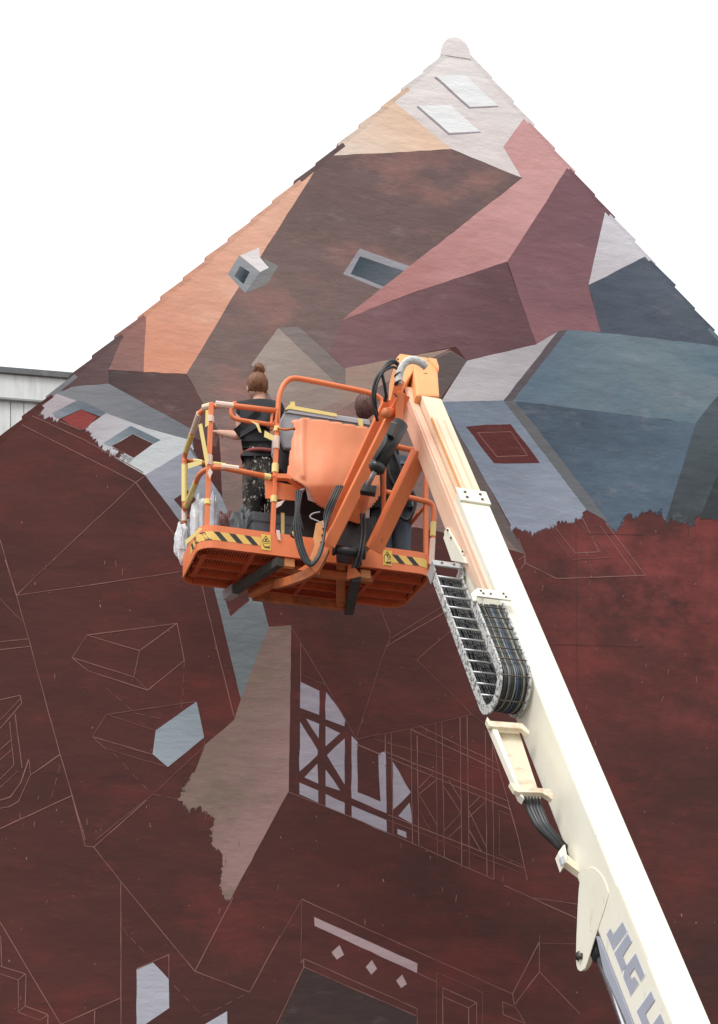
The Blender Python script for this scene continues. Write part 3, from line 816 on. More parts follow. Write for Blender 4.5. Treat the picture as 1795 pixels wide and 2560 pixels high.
# hazard bands on the toe board and the two yellow warning stickers
def toe(s, w, off):
    """walk along the toe board from its left end: s metres from where the left front bend starts to straighten"""
    r = 0.13
    SL = PW - 2 * r
    if s > SL:
        a = (s - SL) / r
        return P(PW - r + (r + off) * math.sin(a), r - (r + off) * math.cos(a), w)
    if s >= 0:
        return P(r + s, -off, w)
    arc = r * math.pi / 2
    if -s <= arc:
        a = -s / r
        return P(r - (r + off) * math.sin(a), r - (r + off) * math.cos(a), w)
    return P(-off, r + (-s - arc), w)
def band(s0, s1, w0, w1, mat, off, name, skew=0.0):
    m = MB(); n = max(1, int(abs(s1 - s0) / 0.02))
    lo = [toe(s0 + (s1 - s0) * k / n, w0, off) for k in range(n + 1)]
    hi = [toe(s0 - skew + (s1 - s0) * k / n, w1, off) for k in range(n + 1)]
    k0 = len(lo)
    m.v = lo + hi
    m.f = [[i, i + 1, k0 + i + 1, k0 + i] for i in range(n)]
    return m.build(name, mat, PL)
S_LAB = (PF(652, 1330) - PO).dot(PA) - 0.13
band(-0.40, S_LAB, 0.055, 0.118, M['yellow_lt'], 0.0015, 'hazard_band')
s = -0.36
while s < S_LAB - 0.10:
    band(s + 0.05, s + 0.098, 0.056, 0.117, M['hazblack'], 0.0028, 'hazard_stripe', 0.06)
    s += 0.115
S2 = (PF(978, 1395) - PO).dot(PA) - 0.13
band(S2, PW - 0.17, 0.055, 0.118, M['yellow_lt'], 0.0015, 'hazard_band')
s = S2
while s < PW - 0.29:
    band(s + 0.065, s + 0.113, 0.056, 0.117, M['hazblack'], 0.0028, 'hazard_stripe', 0.06)
    s += 0.115
def sticker(s0):
    st = band(s0, s0 + 0.072, 0.028, 0.142, M['yellow'], 0.0034, 'warning_sticker')
    def q(x, y): return toe(s0 + 0.072 * x, 0.028 + 0.114 * y, 0.0044)
    def line(pts, wd=0.0035):
        m = MB(); pts = [q(*p) for p in pts]
        for a, b in zip(pts, pts[1:]):
            m.bar(a, b, 0.0012, wd, PZ if abs((b - a).z) < (b - a).length * 0.9 else PA)
        m.build('sticker_print', M['hazblack'], st)
    line([(0.12, 0.56), (0.5, 0.92), (0.88, 0.56), (0.12, 0.56)], 0.004)
    line([(0.5, 0.60), (0.46, 0.72), (0.62, 0.70)], 0.009)
    line([(0.1, 0.44), (0.9, 0.44)], 0.002)
    line([(0.2, 0.36), (0.3, 0.22), (0.42, 0.14), (0.46, 0.24)], 0.005)
    line([(0.5, 0.14), (0.56, 0.24), (0.62, 0.14), (0.68, 0.24)], 0.005)
    line([(0.74, 0.12), (0.78, 0.26), (0.88, 0.28), (0.86, 0.12)], 0.005)
sticker(S_LAB + 0.002)
sticker((PF(957, 1395) - PO).dot(PA) - 0.13)

# masking tape wound round rails and posts
def wrap(p, q, r=0.0225, mat='tape'):
    return MB().tube([p, V(p).lerp(q, 0.5), q], r, 9).build('masking_tape', M[mat], PL)
def flap(pts, mat='tape', th=0.002):
    return MB().prism(pts, PB * th).build('masking_tape', M[mat], PL)
def on(a, b, t0, t1): a, b = V(a), V(b); return a.lerp(b, t0), a.lerp(b, t1)
bl_lo, bl_hi = P(0.03, PD - 0.03, 0.17), P(0.03, PD - 0.03, 0.93)
for t0, t1, mt in ((0.02, 0.10, 'tape_pale'), (0.13, 0.36, 'tape'), (0.40, 0.52, 'tape_pale'), (0.60, 0.80, 'tape'), (0.80, 0.985, 'tape')):
    wrap(*on(bl_lo, bl_hi, t0, t1), mat=mt)
top_a, top_b = P(0.03, PD - 0.10, 0.995), P(0.035, VF + 0.14, W_TOP - 0.005)
wrap(*on(top_a, top_b, 0.0, 0.45), mat='tape'); wrap(*on(top_a, top_b, 0.5, 0.98), mat='tape_pale')
wrap(P(0.05, VF + 0.075, W_TOP + 0.002), P(0.11, VF + 0.02, W_TOP + 0.006), mat='tape_pale')
wrap(P(0.13, VF + .004, W_TOP + 0.009), P(0.26, VF, W_TOP + 0.012), mat='tape_pale')
p1a, p1b = PF(528, 1010, VF + 0.02), P(0.065, VF + 0.02, TH)
for t0, t1 in ((0.10, 0.15), (0.42, 0.50), (0.78, 0.82)):
    wrap(*on(p1a, p1b, t0, t1), r=0.026, mat='tape' if t0 > 0.6 else 'tape_pale')
p2a, p2b = PF(694, 1030, VF), PF(681, 1340, VF)
for t0, t1, mt in ((0.12, 0.16, 'tape'), (0.20, 0.30, 'tape_pale'), (0.42, 0.49, 'tape'), (0.68, 0.73, 'tape')):
    wrap(*on(p2a, p2b, t0, t1), r=0.026, mat=mt)
wrap(P(0.17, VF, 0.612), P(0.30, VF, 0.614), mat='tape_pale'); wrap(PF(660, 1190, VF), PF(676, 1193.5, VF), mat='tape')
wrap(P(0.1, PD - .02, 0.955), P(0.17, PD - .02, 0.955), mat='tape'); wrap(P(0.26, PD - .02, 0.955), P(0.36, PD - .02, 0.955), mat='tape')
wrap(*on(P(0.03, PD - 0.05, 0.562), P(0.035, VF + 0.12, 0.60), 0.1, 0.75), mat='tape')
r0, r1 = PF(1084, 1300, VF), PF(1078, 1418, VF)
wrap(*on(r0, r1, 0.05, 0.35), mat='tape'); wrap(*on(r0, r1, 0.4, 0.95), mat='tape_pale')
b0, b1 = P(PW - 0.03, PD - 0.03, 0.25), P(PW - 0.03, PD - 0.03, 0.62)
wrap(*on(b0, b1, 0.05, 0.6), r=0.026, mat='tape'); wrap(*on(b0, b1, 0.62, 0.95), r=0.026, mat='tape_pale')
for q in (((496, 1062), (505, 1058), (522, 1150), (515, 1168)), ((514, 1026), (521, 1024), (522, 1062), (513, 1068)), ((470, 1158), (502, 1152), (505, 1160), (470, 1172)), ((662, 1076), (686, 1090), (682, 1102), (660, 1092)),
          ((622, 1050), (646, 1058), (654, 1082), (648, 1080), (640, 1062)), ((692, 1256), (712, 1250), (702, 1264), (690, 1270)), ((690, 1325), (699, 1325), (702, 1352), (694, 1348)), ((462, 1352), (500, 1318), (506, 1322), (466, 1362)),
          ((728, 1326), (746, 1336), (750, 1348), (732, 1336)), ((962, 1390), (968, 1390), (968, 1404), (963, 1406))):
    flap([PF(x, y, -0.012) for x, y in q], 'tape' if q[0][0] < 690 or q[0][0] > 700 else 'tape_pale')
for q in (((532, 1180), (524, 1170), (519, 1182), (524, 1196)),):
    flap([PF(x, y, -0.01) for x, y in q], 'tape_pale')

# ---- grey console housing and its vinyl cover
def rp(pts, v): return [PF(x, y, v) for x, y in pts]
con = MB().prism(rp([(702, 1095), (704, 1052), (714, 1024), (722, 1018), (925, 1048), (925, 1150), (712, 1120)], 0.06), PB * 0.30).build('control_console', M['grey_plastic'], PL, bevel=0.012)
MB().prism(rp([(714, 1032), (722, 1024), (926, 1055), (926, 1062), (720, 1031)], 0.045), PB * 0.02).build('console_lip', M['grey_plastic'], PL)
MB().prism(rp([(712, 1024), (722, 1012), (842, 1034), (842, 1042), (724, 1022)], 0.04), PB * 0.025).build('masking_tape', M['tape'], PL)
MB().prism(rp([(724, 1020), (726, 1004), (737, 1004), (738, 1020)], 0.05), PB * 0.004).build('masking_tape', M['tape'], PL)
MB().prism(rp([(895, 1046), (908, 1048), (908, 1066), (897, 1064)], 0.035), PB * 0.004).build('masking_tape', M['tape'], PL)
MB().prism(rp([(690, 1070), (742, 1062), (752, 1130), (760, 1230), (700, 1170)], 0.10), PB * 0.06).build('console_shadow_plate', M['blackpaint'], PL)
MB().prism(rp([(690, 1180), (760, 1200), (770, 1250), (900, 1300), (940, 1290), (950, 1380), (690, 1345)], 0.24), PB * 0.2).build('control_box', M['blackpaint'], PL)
MB().prism(rp([(662, 1198), (748, 1216), (746, 1252), (664, 1246)], 0.035), PB * 0.012).build('guard_plate', M['orange'], PL, bevel=0.003)
# draped cover
def cover():
    out = [(726, 1052), (760, 1044), (840, 1054), (918, 1068), (948, 1080), (950, 1200), (952, 1238), (930, 1268), (905, 1283), (880, 1284), (850, 1284), (815, 1274), (786, 1258), (772, 1230), (760, 1214), (717, 1190), (722, 1150), (729, 1100), (737, 1072)]
    q2 = [(px, py) for px, py in out]
    nx, ny = 46, 46
    x0, x1, y0, y1 = 712, 956, 1038, 1290
    m = MB(); idx = {}
    def vert(i, j):
        if (i, j) in idx: return idx[(i, j)]
        x, y = x0 + (x1 - x0) * i / nx, y0 + (y1 - y0) * j / ny
        # pull the border on to the outline
        if not inside((x, y), q2):
            best = None
            for k in range(len(q2)):
                a, b = V((*q2[k - 1], 0)), V((*q2[k], 0)); d = b - a
                t = max(0, min(1, (V((x, y, 0)) - a).dot(d) / d.length_squared))
                p = a + d * t
                if best is None or (p - V((x, y, 0))).length < best[0]: best = ((p - V((x, y, 0))).length, p)
            x, y = best[1].x, best[1].y
        bulge = 0.05 + 0.11 * math.exp(-((x - 810) / 75) ** 2 - ((y - 1190) / 90) ** 2)
        bulge += 0.028 * math.exp(-((x - 757) / 3.5) ** 2) * (1 if y < 1195 else 0.3)
        bulge += 0.02 * noise.noise(V((x * 0.015, y * 0.011, 3))) + 0.003 * noise.noise(V((x * 0.05, y * 0.03, 9)))
        bulge -= 0.06 * max(0, (740 - x) / 30)
        if y > 1215: bulge -= 0.0012 * (y - 1215)
        m.v.append(PF(x, y, -bulge)); idx[(i, j)] = len(m.v) - 1
        return idx[(i, j)]
    for i in range(nx):
        for j in range(ny):
            cx, cy = x0 + (x1 - x0) * (i + .5) / nx, y0 + (y1 - y0) * (j + .5) / ny
            if inside((cx, cy), q2):
                m.f.append([vert(i, j), vert(i + 1, j), vert(i + 1, j + 1), vert(i, j + 1)])
    k = len(m.v); F0 = list(m.f)
    m.v += [v + PB * 0.006 for v in m.v]
    m.f += [[k + a for a in reversed(f)] for f in F0]
    cnt = {}
    for f in F0:
        for a, b in zip(f, f[1:] + f[:1]):
            e = (min(a, b), max(a, b)); cnt.setdefault(e, []).append((a, b))
    for e, l in cnt.items():
        if len(l) == 1:
            a, b = l[0]; m.f.append([b, a, k + a, k + b])
    return m.build('vinyl_cover', M['cover'], PL, True)
cover()
MB().tube(curve([PF(694, 1070, 0.0), PF(712, 1074, -0.02), PF(735, 1072, -0.03), PF(741, 1080, 0.0)], 6), 0.009, 8).build('cable_hook', M['orange_worn_or_shaded'], PL, True)
MB().prism(rp([(692, 1184), (718, 1184), (760, 1212), (762, 1224), (722, 1196), (694, 1194)], -0.05), PB * 0.05).build('cover_bracket', M['orange'], PL)
MB().tube([PF(744, 1232, -0.07), PF(752, 1226, -0.08), PF(770, 1218, -0.10)], 0.008, 8).build('cover_toggle', M['grey_plastic'], PL, True)

# ---- steelwork carrying the platform
def hbar(pts, w, wid, hei, mat, name, rad=None):
    q = [PH(x, y, w) for x, y in pts]
    m = MB()
    for a, b in zip(q, q[1:]): m.bar(a, b, wid, hei)
    return m.build(name, M[mat], PL, bevel=0.003)
hbar([(700, 1405), (575, 1483)], -0.06, 0.055, 0.06, 'dark_arm', 'outrigger_arm')
MB().bar(PH(588, 1474, -0.06), PH(566, 1490, -0.06), 0.062, 0.075).build('arm_end_plate', M['steel'], PL)
hbar([(700, 1450), (626, 1486)], -0.09, 0.05, 0.05, 'orange_worn_or_shaded', 'carrier_beam')
hbar([(632, 1490), (862, 1516)], -0.075, 0.05, 0.06, 'orange_worn_or_shaded', 'cross_beam')
hbar([(690, 1420), (930, 1450)], -0.045, 0.05, 0.05, 'orange_worn_or_shaded', 'front_beam')
for x, y in ((722, 1409), (912, 1437)):
    MB().box(PH(x, y, -0.03), 0.08, 0.05, 0.062, PA, PB, PZ).build('mount_block', M['orange_pale'], PL, bevel=0.005)
hbar([(890, 1446), (872, 1530)], -0.10, 0.075, 0.05, 'dark_arm', 'support_foot')
MB().bar(PF(852, 1385, -0.05), PH(851, 1512, -0.06), 0.075, 0.07, PA).build('carrier_post', M['orange_worn_or_shaded'], PL, bevel=0.004)
MB().prism([PF(872, 1400, -0.02), PF(905, 1440, -0.02), PF(868, 1448, -0.02)], PB * 0.02).build('gusset', M['orange'], PL)
MB().prism([PF(745, 1424, -0.02), PF(785, 1398, -0.02), PF(800, 1434, -0.02)], PB * 0.02).build('gusset', M['orange'], PL)

# ------------------------------------------------------------------ boom
E1, E2 = at(1142, 1230, 9.6), at(1685, 2560, 7.0)
BD = (E1 - E2).normalized()                       # up the boom
BR = V((BD.y, -BD.x, 0)).normalized()             # to its right
BN = BR.cross(BD).normalized()                    # out of its top face
if BN.z < 0: BN = -BN
def T(px, py, n=0.0): return onplane(px, py, E1 + BN * n, BN)        # on planes parallel to the top face
def S(px, py, r=0.0): return onplane(px, py, E1 + BR * r, BR)        # on planes parallel to the left side
def Bm(s, r, n): return E1 - BD * s + BR * r + BN * n
BW, BH = 0.212, 0.30
LEN = (E1 - E2).length + 1.35
boom = MB().prism([Bm(0, 0, 0), Bm(0, BW, 0), Bm(0, BW, -BH), Bm(0, 0, -BH)], -BD * LEN).build('boom', M['cream'], lift, bevel=0.012)
# collar plate with four bolts
MB().prism([Bm(-0.035, -0.004, 0.001), Bm(-0.035, BW + 0.004, 0.001), Bm(0.115, BW + 0.004, 0.001), Bm(0.115, -0.004, 0.001)], BN * 0.014).build('collar_plate', M['cream'], boom, bevel=0.003)
for s_, r_ in ((0.015, 0.05), (0.015, 0.16), (0.075, 0.05), (0.075, 0.16)):
    MB().tube([Bm(s_, r_, 0.012), Bm(s_, r_, 0.021)], 0.011, 8).build('bolt', M['bolt'], boom)
# inner fly tube, peach coloured towards the tip
FLY = (E1 - T(1062, 985)).dot(-BD)
fly = MB().prism([Bm(0.3, 0.045, -0.012), Bm(0.3, BW - 0.012, -0.012), Bm(0.3, BW - 0.012, -BH + 0.02), Bm(0.3, 0.045, -BH + 0.02)], BD * (FLY + 0.3))
M['fly'] = simple('buff_fly_paint', (0.84, 0.66, 0.48, 1), (0.78, 0.56, 0.40, 1), 0.45, scale=2.5, amt=0.7)
M['groove'] = simple('worn_groove_paint', (0.76, 0.56, 0.40, 1), None, 0.5)
fly = fly.build('fly_section', M['fly'], boom, bevel=0.01)
for r_ in (0.085, 0.145):
    MB().bar(Bm(0.0, r_, -0.011), Bm(-FLY + 0.32, r_, -0.011), 0.012, 0.008, BN).build('wear_groove', M['groove'], fly)
# side rail that slides along the left of the fly section
sl = [S(993, 968, -0.012), S(1014, 966, -0.012), S(1226, 1482, -0.012), S(1194, 1482, -0.012), S(1112, 1322, -0.012), S(1060, 1185, -0.012), S(1000, 1030, -0.012)]
side = MB().prism(sl, BR * 0.05).build('side_rail', M['pinkcream'], boom, bevel=0.006)
e0, e1 = S(1006, 966, -0.016), S(1206, 1482, -0.016)
MB().bar(e0, e1, 0.05, 0.012, BR).build('rail_flange', M['pinkcream'], boom)
MB().bar(Bm(-0.95, 0.043, -0.004), Bm(-0.02, 0.043, -0.004), 0.008, 0.02, BN).build('gap_shadow_strip', M['orange_pale'], boom)  # orange strip painted as the gap shadow between side rail and fly tube
# bracket plate for the cable chain
br = MB().prism([S(x, y, -0.035) for x, y in ((1117, 1318), (1108, 1345), (1128, 1402), (1164, 1408), (1160, 1396))], BR * 0.02).build('bracket_plate', M['cream'], boom, bevel=0.003)
for x, y in ((1119, 1325), (1127, 1344), (1156, 1379)):
    MB().tube([S(x, y, -0.034), S(x, y, -0.042)], 0.007, 8).build('bolt', M['bolt'], boom)

# ---- tip of the boom
K = 9.98
tip = MB()
def q(x, y, dy=0.0): return at(x, y, K + dy)
jib = empty('jib', q(1010, 1000)); ORI.pop('jib'); jib.location = q(1010, 1000) - ORI[lift.name]; jib.parent = lift; ORI['jib'] = q(1010, 1000)
MB().prism([T(1032, 905, -0.01), T(1094, 900, -0.01), T(1100, 990, -0.01), T(1040, 988, -0.01)], -BN * 0.26).build('boom_nose', M['orange_pale'], boom, bevel=0.02)
MB().prism([T(992, 892, -0.02), T(1000, 883, -0.02), T(1068, 893, -0.02), T(1076, 902, -0.02), T(1040, 918, -0.02), T(1012, 960, -0.02), T(990, 968, -0.02)], -BN * 0.22).build('nose_cheek', M['orange_pale'], boom, bevel=0.012)
MB().prism([T(1070, 893, 0.0), T(1092, 896, 0.0), T(1098, 915, 0.0), T(1098, 925, 0.0), T(1078, 905, 0.0)], -BN * 0.2).build('nose_cheek', M['orange_pale'], boom, bevel=0.01)
MB().tube([T(1060, 934, -0.012), T(1068, 935, -0.012)], 0.005, 6).build('nose_slot', M['bolt'], boom)

# ---- jib: two link arms, cylinder and rotator
def arm(p0, p1, wid, hei, mat, name, up=(0, -1, 0.2)):
    return MB().bar(p0, p1, wid, hei, up).build(name, M[mat], jib, bevel=0.006)
YA0, YA1 = 10.50, 10.05
arm(at(822, 1362, 10.44), at(1010, 985, 10.06), 0.085, 0.11, 'orange', 'link_arm', up=(0.35, -0.9, 0.1))
arm(at(812, 1340, 10.66), at(972, 998, 10.24), 0.07, 0.09, 'orange', 'link_arm', up=(0.35, -0.9, 0.1))
arm(at(934, 1376, 10.56), at(1050, 1132, 10.30), 0.10, 0.12, 'orange', 'link_arm', up=(0.5, -0.85, 0.1))
arm(at(906, 1210, 10.46), at(884, 1300, 10.60), 0.12, 0.16, 'orange_worn_or_shaded', 'shaded_arm_web')  # darker orange paints the shade on the arm's right face
# upper yoke with pin
arm(at(983, 1030, 10.12), at(1000, 950, 10.04), 0.06, 0.10, 'orange', 'yoke')
arm(at(996, 1060, 10.05), at(1001, 985, 10.0), 0.05, 0.08, 'orange', 'yoke')
MB().tube([at(963, 1033, 10.0), at(985, 1030, 10.1)], 0.034, 14).build('pivot_pin', M['orange'], jib, True)
for x, y in ((987, 985), (990, 990), (995, 898)):
    MB().tube([at(x, y, 9.93), at(x, y, 9.98)], 0.007, 8).build('bolt', M['bolt'], jib)
MB().tube([at(1002, 1058, 9.88), at(946, 1162, 9.88)], 0.055, 20).build('jib_cylinder', M['blackpaint'], jib, True)
MB().tube([at(946, 1162, 9.88), at(940, 1174, 9.88), at(937, 1180, 9.88)], [0.058, 0.058, 0.035], 20).build('cylinder_cap', M['blackpaint'], jib, True)
MB().tube([at(974, 1084, 9.8), at(960, 1116, 9.8), at(940, 1148, 9.82)], 0.008, 8).build('cylinder_pipe', M['black'], jib, True)
MB().bar(at(988, 1060, 9.79), at(976, 1092, 9.8), 0.055, 0.05).build('valve_block', M['blackpaint'], jib, bevel=0.004)
MB().tube([at(938, 1178, 9.88), at(920, 1212, 10.06)], 0.017, 10).build('cylinder_rod', M['steel'], jib, True)
MB().prism([at(*p, 10.1) for p in ((915, 1200), (926, 1205), (924, 1212), (942, 1214), (938, 1232), (900, 1226), (906, 1212))], (0, 0.07, 0)).build('rod_clevis', M['blackpaint'], jib, bevel=0.003)
MB().prism([at(*p, 10.58) for p in ((838, 1290), (895, 1282), (930, 1310), (936, 1330), (905, 1366), (905, 1386), (840, 1378))], (0, 0.22, 0)).build('rotator', M['blackpaint'], jib, bevel=0.008)
MB().tube([at(832, 1373, 10.45), at(914, 1383, 10.45)], 0.036, 14).build('rotator_shaft', M['blackpaint'], jib, True)
for x, y in ((832, 1373), (908, 1383)):
    MB().tube([at(x, y, 10.45), at(x + 7, y + 1, 10.45)], 0.043, 12).build('shaft_collar', M['blackpaint'], jib, True)
# bent mounting arm below with punched plate
path = [at(812, 1372, 10.42), at(800, 1400, 10.42), at(780, 1428, 10.44), at(740, 1448, 10.5), PH(690, 1462, -0.10)]
MB().tube(curve(path, 6), [0.05] * 12 + [0.042] * 13, 4).build('mounting_arm', M['orange_worn_or_shaded'], jib)
pl_ = MB().prism([at(*p, 10.53) for p in ((790, 1308), (815, 1298), (818, 1340), (806, 1376), (782, 1408), (775, 1395), (787, 1362), (783, 1345))], (0, 0.02, 0)).build('punched_plate', M['orange_pale'], jib, bevel=0.003)
for x, y in ((808, 1322), (806, 1338), (803, 1356), (797, 1374)):
    MB().tube([at(x, y, 10.518), at(x, y, 10.532)], 0.008, 10).build('plate_hole', M['bolt'], jib)

# ---- hoses
def hose(pts, r, mat='black', parent=None, name='hose'):
    return MB().tube(curve(pts, 8), r, 8).build(name, M[mat], parent or jib, True)
hose([at(998, 918, 9.9), at(985, 906, 9.88), at(965, 918, 9.86), at(942, 945, 9.86), at(932, 985, 9.88), at(938, 1030, 9.92), at(944, 1052, 9.96)], 0.011)
hose([at(1000, 930, 9.9), at(985, 918, 9.88), at(962, 926, 9.85), at(946, 950, 9.84), at(938, 990, 9.86), at(944, 1040, 9.95)], 0.009)
hose([at(1002, 922, 9.91), at(990, 905, 9.88), at(972, 906, 9.87), at(956, 930, 9.87), at(962, 965, 9.9), at(966, 996, 9.96)], 0.011)
hose([at(1000, 916, 9.91), at(988, 902, 9.9), at(975, 902, 9.88), at(968, 916, 9.87)], 0.010, 'hosegrey')
MB().tube([at(965, 985, 9.95), at(963, 1004, 9.98)], 0.016, 10).build('hose_fitting', M['bolt'], jib, True)
hose([at(996, 958, 9.86), at(1000, 930, 9.86), at(1012, 908, 9.86), at(1030, 900, 9.87), at(1050, 905, 9.88), at(1066, 918, 9.9)], [0.026] * 40 + [0.016], 'braid', name='braided_sleeve')
for y in (936, 956):
    MB().tube([at(995, y, 9.86), at(996, y + 2.2, 9.86)], 0.030, 12).build('cable_tie', M['black'], jib, True)
B0 = 10.33
for k, (dx, r) in enumerate(((0, 0.010), (6, 0.009), (-5, 0.007), (11, 0.006))):
    hose([at(745 + dx, 1226, B0), at(742 + dx * .6, 1275, B0 - .02), at(740 + dx, 1320, B0 - .03), at(748 + dx, 1365, B0 - .04), at(762 + dx, 1400, B0 - .05), at(778, 1412 - dx * .6, B0 - .05), at(796 - dx * .4, 1394, B0 - .05), at(806 - dx * .4, 1366, B0 - .03), at(812, 1330, B0 - 0.0), at(822 - dx, 1285, B0 + .02), at(838 - dx, 1245, B0 + .02), at(852 - dx, 1215, B0 + .05)], r)
for x0, y0, x1, y1 in ((742, 1268, 728, 1330), (746, 1268, 756, 1318)):
    hose([at(744, 1230, B0), at(x0, y0, B0 - .02), at(x1, y1, B0 - .02), at(x1 + 3, y1 + 12, B0), at(744, 1345, B0)], 0.006)
hose([at(812, 1322, 10.48), at(800, 1306, 10.48), at(776, 1294, 10.48), at(782, 1284, 10.48), at(800, 1280, 10.5)], 0.005, 'grey_plastic', name='wire')
for dx in (0, 8):
    hose([at(902 + dx, 1284, 10.42), at(905 + dx, 1330, 10.4), at(899 + dx, 1378, 10.4), at(888 + dx, 1420, 10.45)], 0.010)
hose([at(884, 1380, 10.5), at(886, 1402, 10.5), at(880, 1420, 10.52)], 0.008)

# ---- cable chain hanging on the boom's left
# run hung from the sliding bracket, then round the bend and back up to the plate on the boom
n1, n2 = -0.27, 0.02
low_s = (T(1190, 1800, n1) - E1).dot(-BD)
top1 = (T(1088, 1440, n1) - E1).dot(-BD)
top2 = (T(1190, 1508, n2) - E1).dot(-BD)
r_left = (T(1120, 1530, n1) - E1).dot(BR)
CH_R0, CH_R1 = -0.215, -0.030
cn, cr = (n1 + n2) / 2, (n2 - n1) / 2
low_s = (T(1215, 1770, n1) - E1).dot(-BD) - cr * 0.15
def path_pt(t):
    """centre line of the chain as (s, n): down the lower run, round the bend, up the upper run"""
    l1, l2, arc = low_s - top1, low_s - top2, math.pi * cr * 0.9
    d = t * (l1 + arc + l2)
    if d < l1: return (top1 + d, n1)
    d -= l1
    if d < arc:
        a = math.pi * d / arc
        return (low_s + cr * 0.95 * math.sin(a), cn - cr * math.cos(a))
    d -= arc
    return (low_s - d, n2)
NS = 60
pth = [path_pt(k / NS) for k in range(NS + 1)]
def inward(k):
    a, b = pth[max(k - 1, 0)], pth[min(k + 1, NS)]
    ds, dn = b[0] - a[0], b[1] - a[1]
    l = math.hypot(ds, dn) or 1
    return (-dn / l, ds / l)                       # towards the inside of the loop
for r_ in (CH_R0, CH_R1):
    mside = MB()
    for k in range(NS + 1):
        (s_, n_), (i_s, i_n) = pth[k], inward(k)
        for rr_ in (r_ - 0.006, r_ + 0.006):
            mside.v += [Bm(s_ - i_s * 0.028, rr_, n_ - i_n * 0.028), Bm(s_ + i_s * 0.028, rr_, n_ + i_n * 0.028)]
    for k in range(NS):
        a = 4 * k
        for x_, y_ in ((0, 1), (1, 3), (3, 2), (2, 0)):
            mside.f.append([a + x_, a + y_, a + 4 + y_, a + 4 + x_])
    mside.f += [[0, 2, 3, 1], [4 * NS, 4 * NS + 1, 4 * NS + 3, 4 * NS + 2]]
    mside.build('chain_side', M['chain'], boom)
l1, l2, arcl = low_s - top1, low_s - top2, math.pi * cr * 0.9
tl = l1 + arcl + l2
spots = [(k + 0.4) / 12 * l1 for k in range(12)] + [l1 + arcl * (0.55 + 0.28 * k) for k in range(2)] + [l1 + arcl + l2 * (k + 0.35) / 6 for k in range(6)]
for d_ in spots:
    t_ = d_ / tl
    s_, n_ = path_pt(t_)
    i_s, i_n = inward(int(t_ * NS))
    low = d_ < l1
    sg = 1 if low else -1                          # the side of the ladder that faces up and out
    MB().tube([Bm(s_ + sg * i_s * 0.026, CH_R0, n_ + sg * i_n * 0.026), Bm(s_ + sg * i_s * 0.026, CH_R1, n_ + sg * i_n * 0.026)], 0.008 if low else 0.0045, 8).build('chain_rung', M['steel'] if low else M['bolt'], boom, True)
    if low:
        MB().bar(Bm(s_ + 0.04 + i_s * 0.02, -0.125, n_ + i_n * 0.02), Bm(s_ + 0.055 + i_s * 0.02, -0.125, n_ + i_n * 0.02), 0.022, 0.008, BN).build('chain_clip', M['black'], boom)
hm = ['black', 'hosegrey', 'black', 'hosepale', 'hosegrey', 'black', 'hosepale', 'hoseblue', 'black', 'hosegrey', 'hosepale', 'black']
for k in range(12):
    r_ = CH_R0 + 0.016 + (CH_R1 - CH_R0 - 0.032) * k / 11
    wob = random.uniform(0, 6)
    full = [Bm(s_, r_ + 0.004 * math.sin(i * 0.5 + wob), n_ + 0.004 * math.cos(i * 0.4 + wob)) for i, (s_, n_) in enumerate(pth)]
    kb = int(NS * l1 / tl)
    MB().tube(full[:kb + 1], 0.0068, 6).build('chain_hose', M['hosegrey' if k % 4 == 1 else 'black'], boom, True)
    MB().tube(full[kb:], 0.0076 if k % 3 else 0.006, 6).build('chain_hose', M[hm[k]], boom, True)
for k0_, k1_, sg in ((0, int(NS * l1 / tl), -1), (int(NS * l1 / tl), NS, 1)):
    m_ = MB()
    for k in range(k0_, k1_ + 1):
        (s_, n_), (i_s, i_n) = pth[k], inward(k)
        m_.v += [Bm(s_ + sg * i_s * 0.014, CH_R0 + 0.01, n_ + sg * i_n * 0.014), Bm(s_ + sg * i_s * 0.014, CH_R1 - 0.01, n_ + sg * i_n * 0.014)]
    m_.f = [[2 * k, 2 * k + 1, 2 * k + 3, 2 * k + 2] for k in range(k1_ - k0_)]
    m_.build('chain_liner', M['black'], boom)
# steel head of the lower run
MB().prism([Bm(top1 - 0.085, CH_R0 - 0.012, n1 + 0.05), Bm(top1 - 0.085, CH_R1 + 0.012, n1 + 0.05), Bm(top1 - 0.03, CH_R1 + 0.012, n1 + 0.05), Bm(top1 - 0.03, CH_R0 - 0.012, n1 + 0.05)], BN * 0.012).build('chain_head', M['steel'], boom, bevel=0.002)
for r_ in (CH_R0 - 0.012, CH_R1 + 0.006):
    MB().prism([Bm(top1 - 0.085, r_, n1 - 0.05), Bm(top1 - 0.085, r_, n1 + 0.05), Bm(top1 + 0.02, r_, n1 + 0.05), Bm(top1 + 0.02, r_, n1 - 0.05)], BR * 0.006).build('chain_head_side', M['steel'], boom)
for r_ in (CH_R0 + 0.05, CH_R1 - 0.05):
    MB().tube([Bm(top1 - 0.06, r_, n1 + 0.06), Bm(top1 - 0.06, r_, n1 + 0.066)], 0.009, 8).build('bolt', M['bolt'], boom)
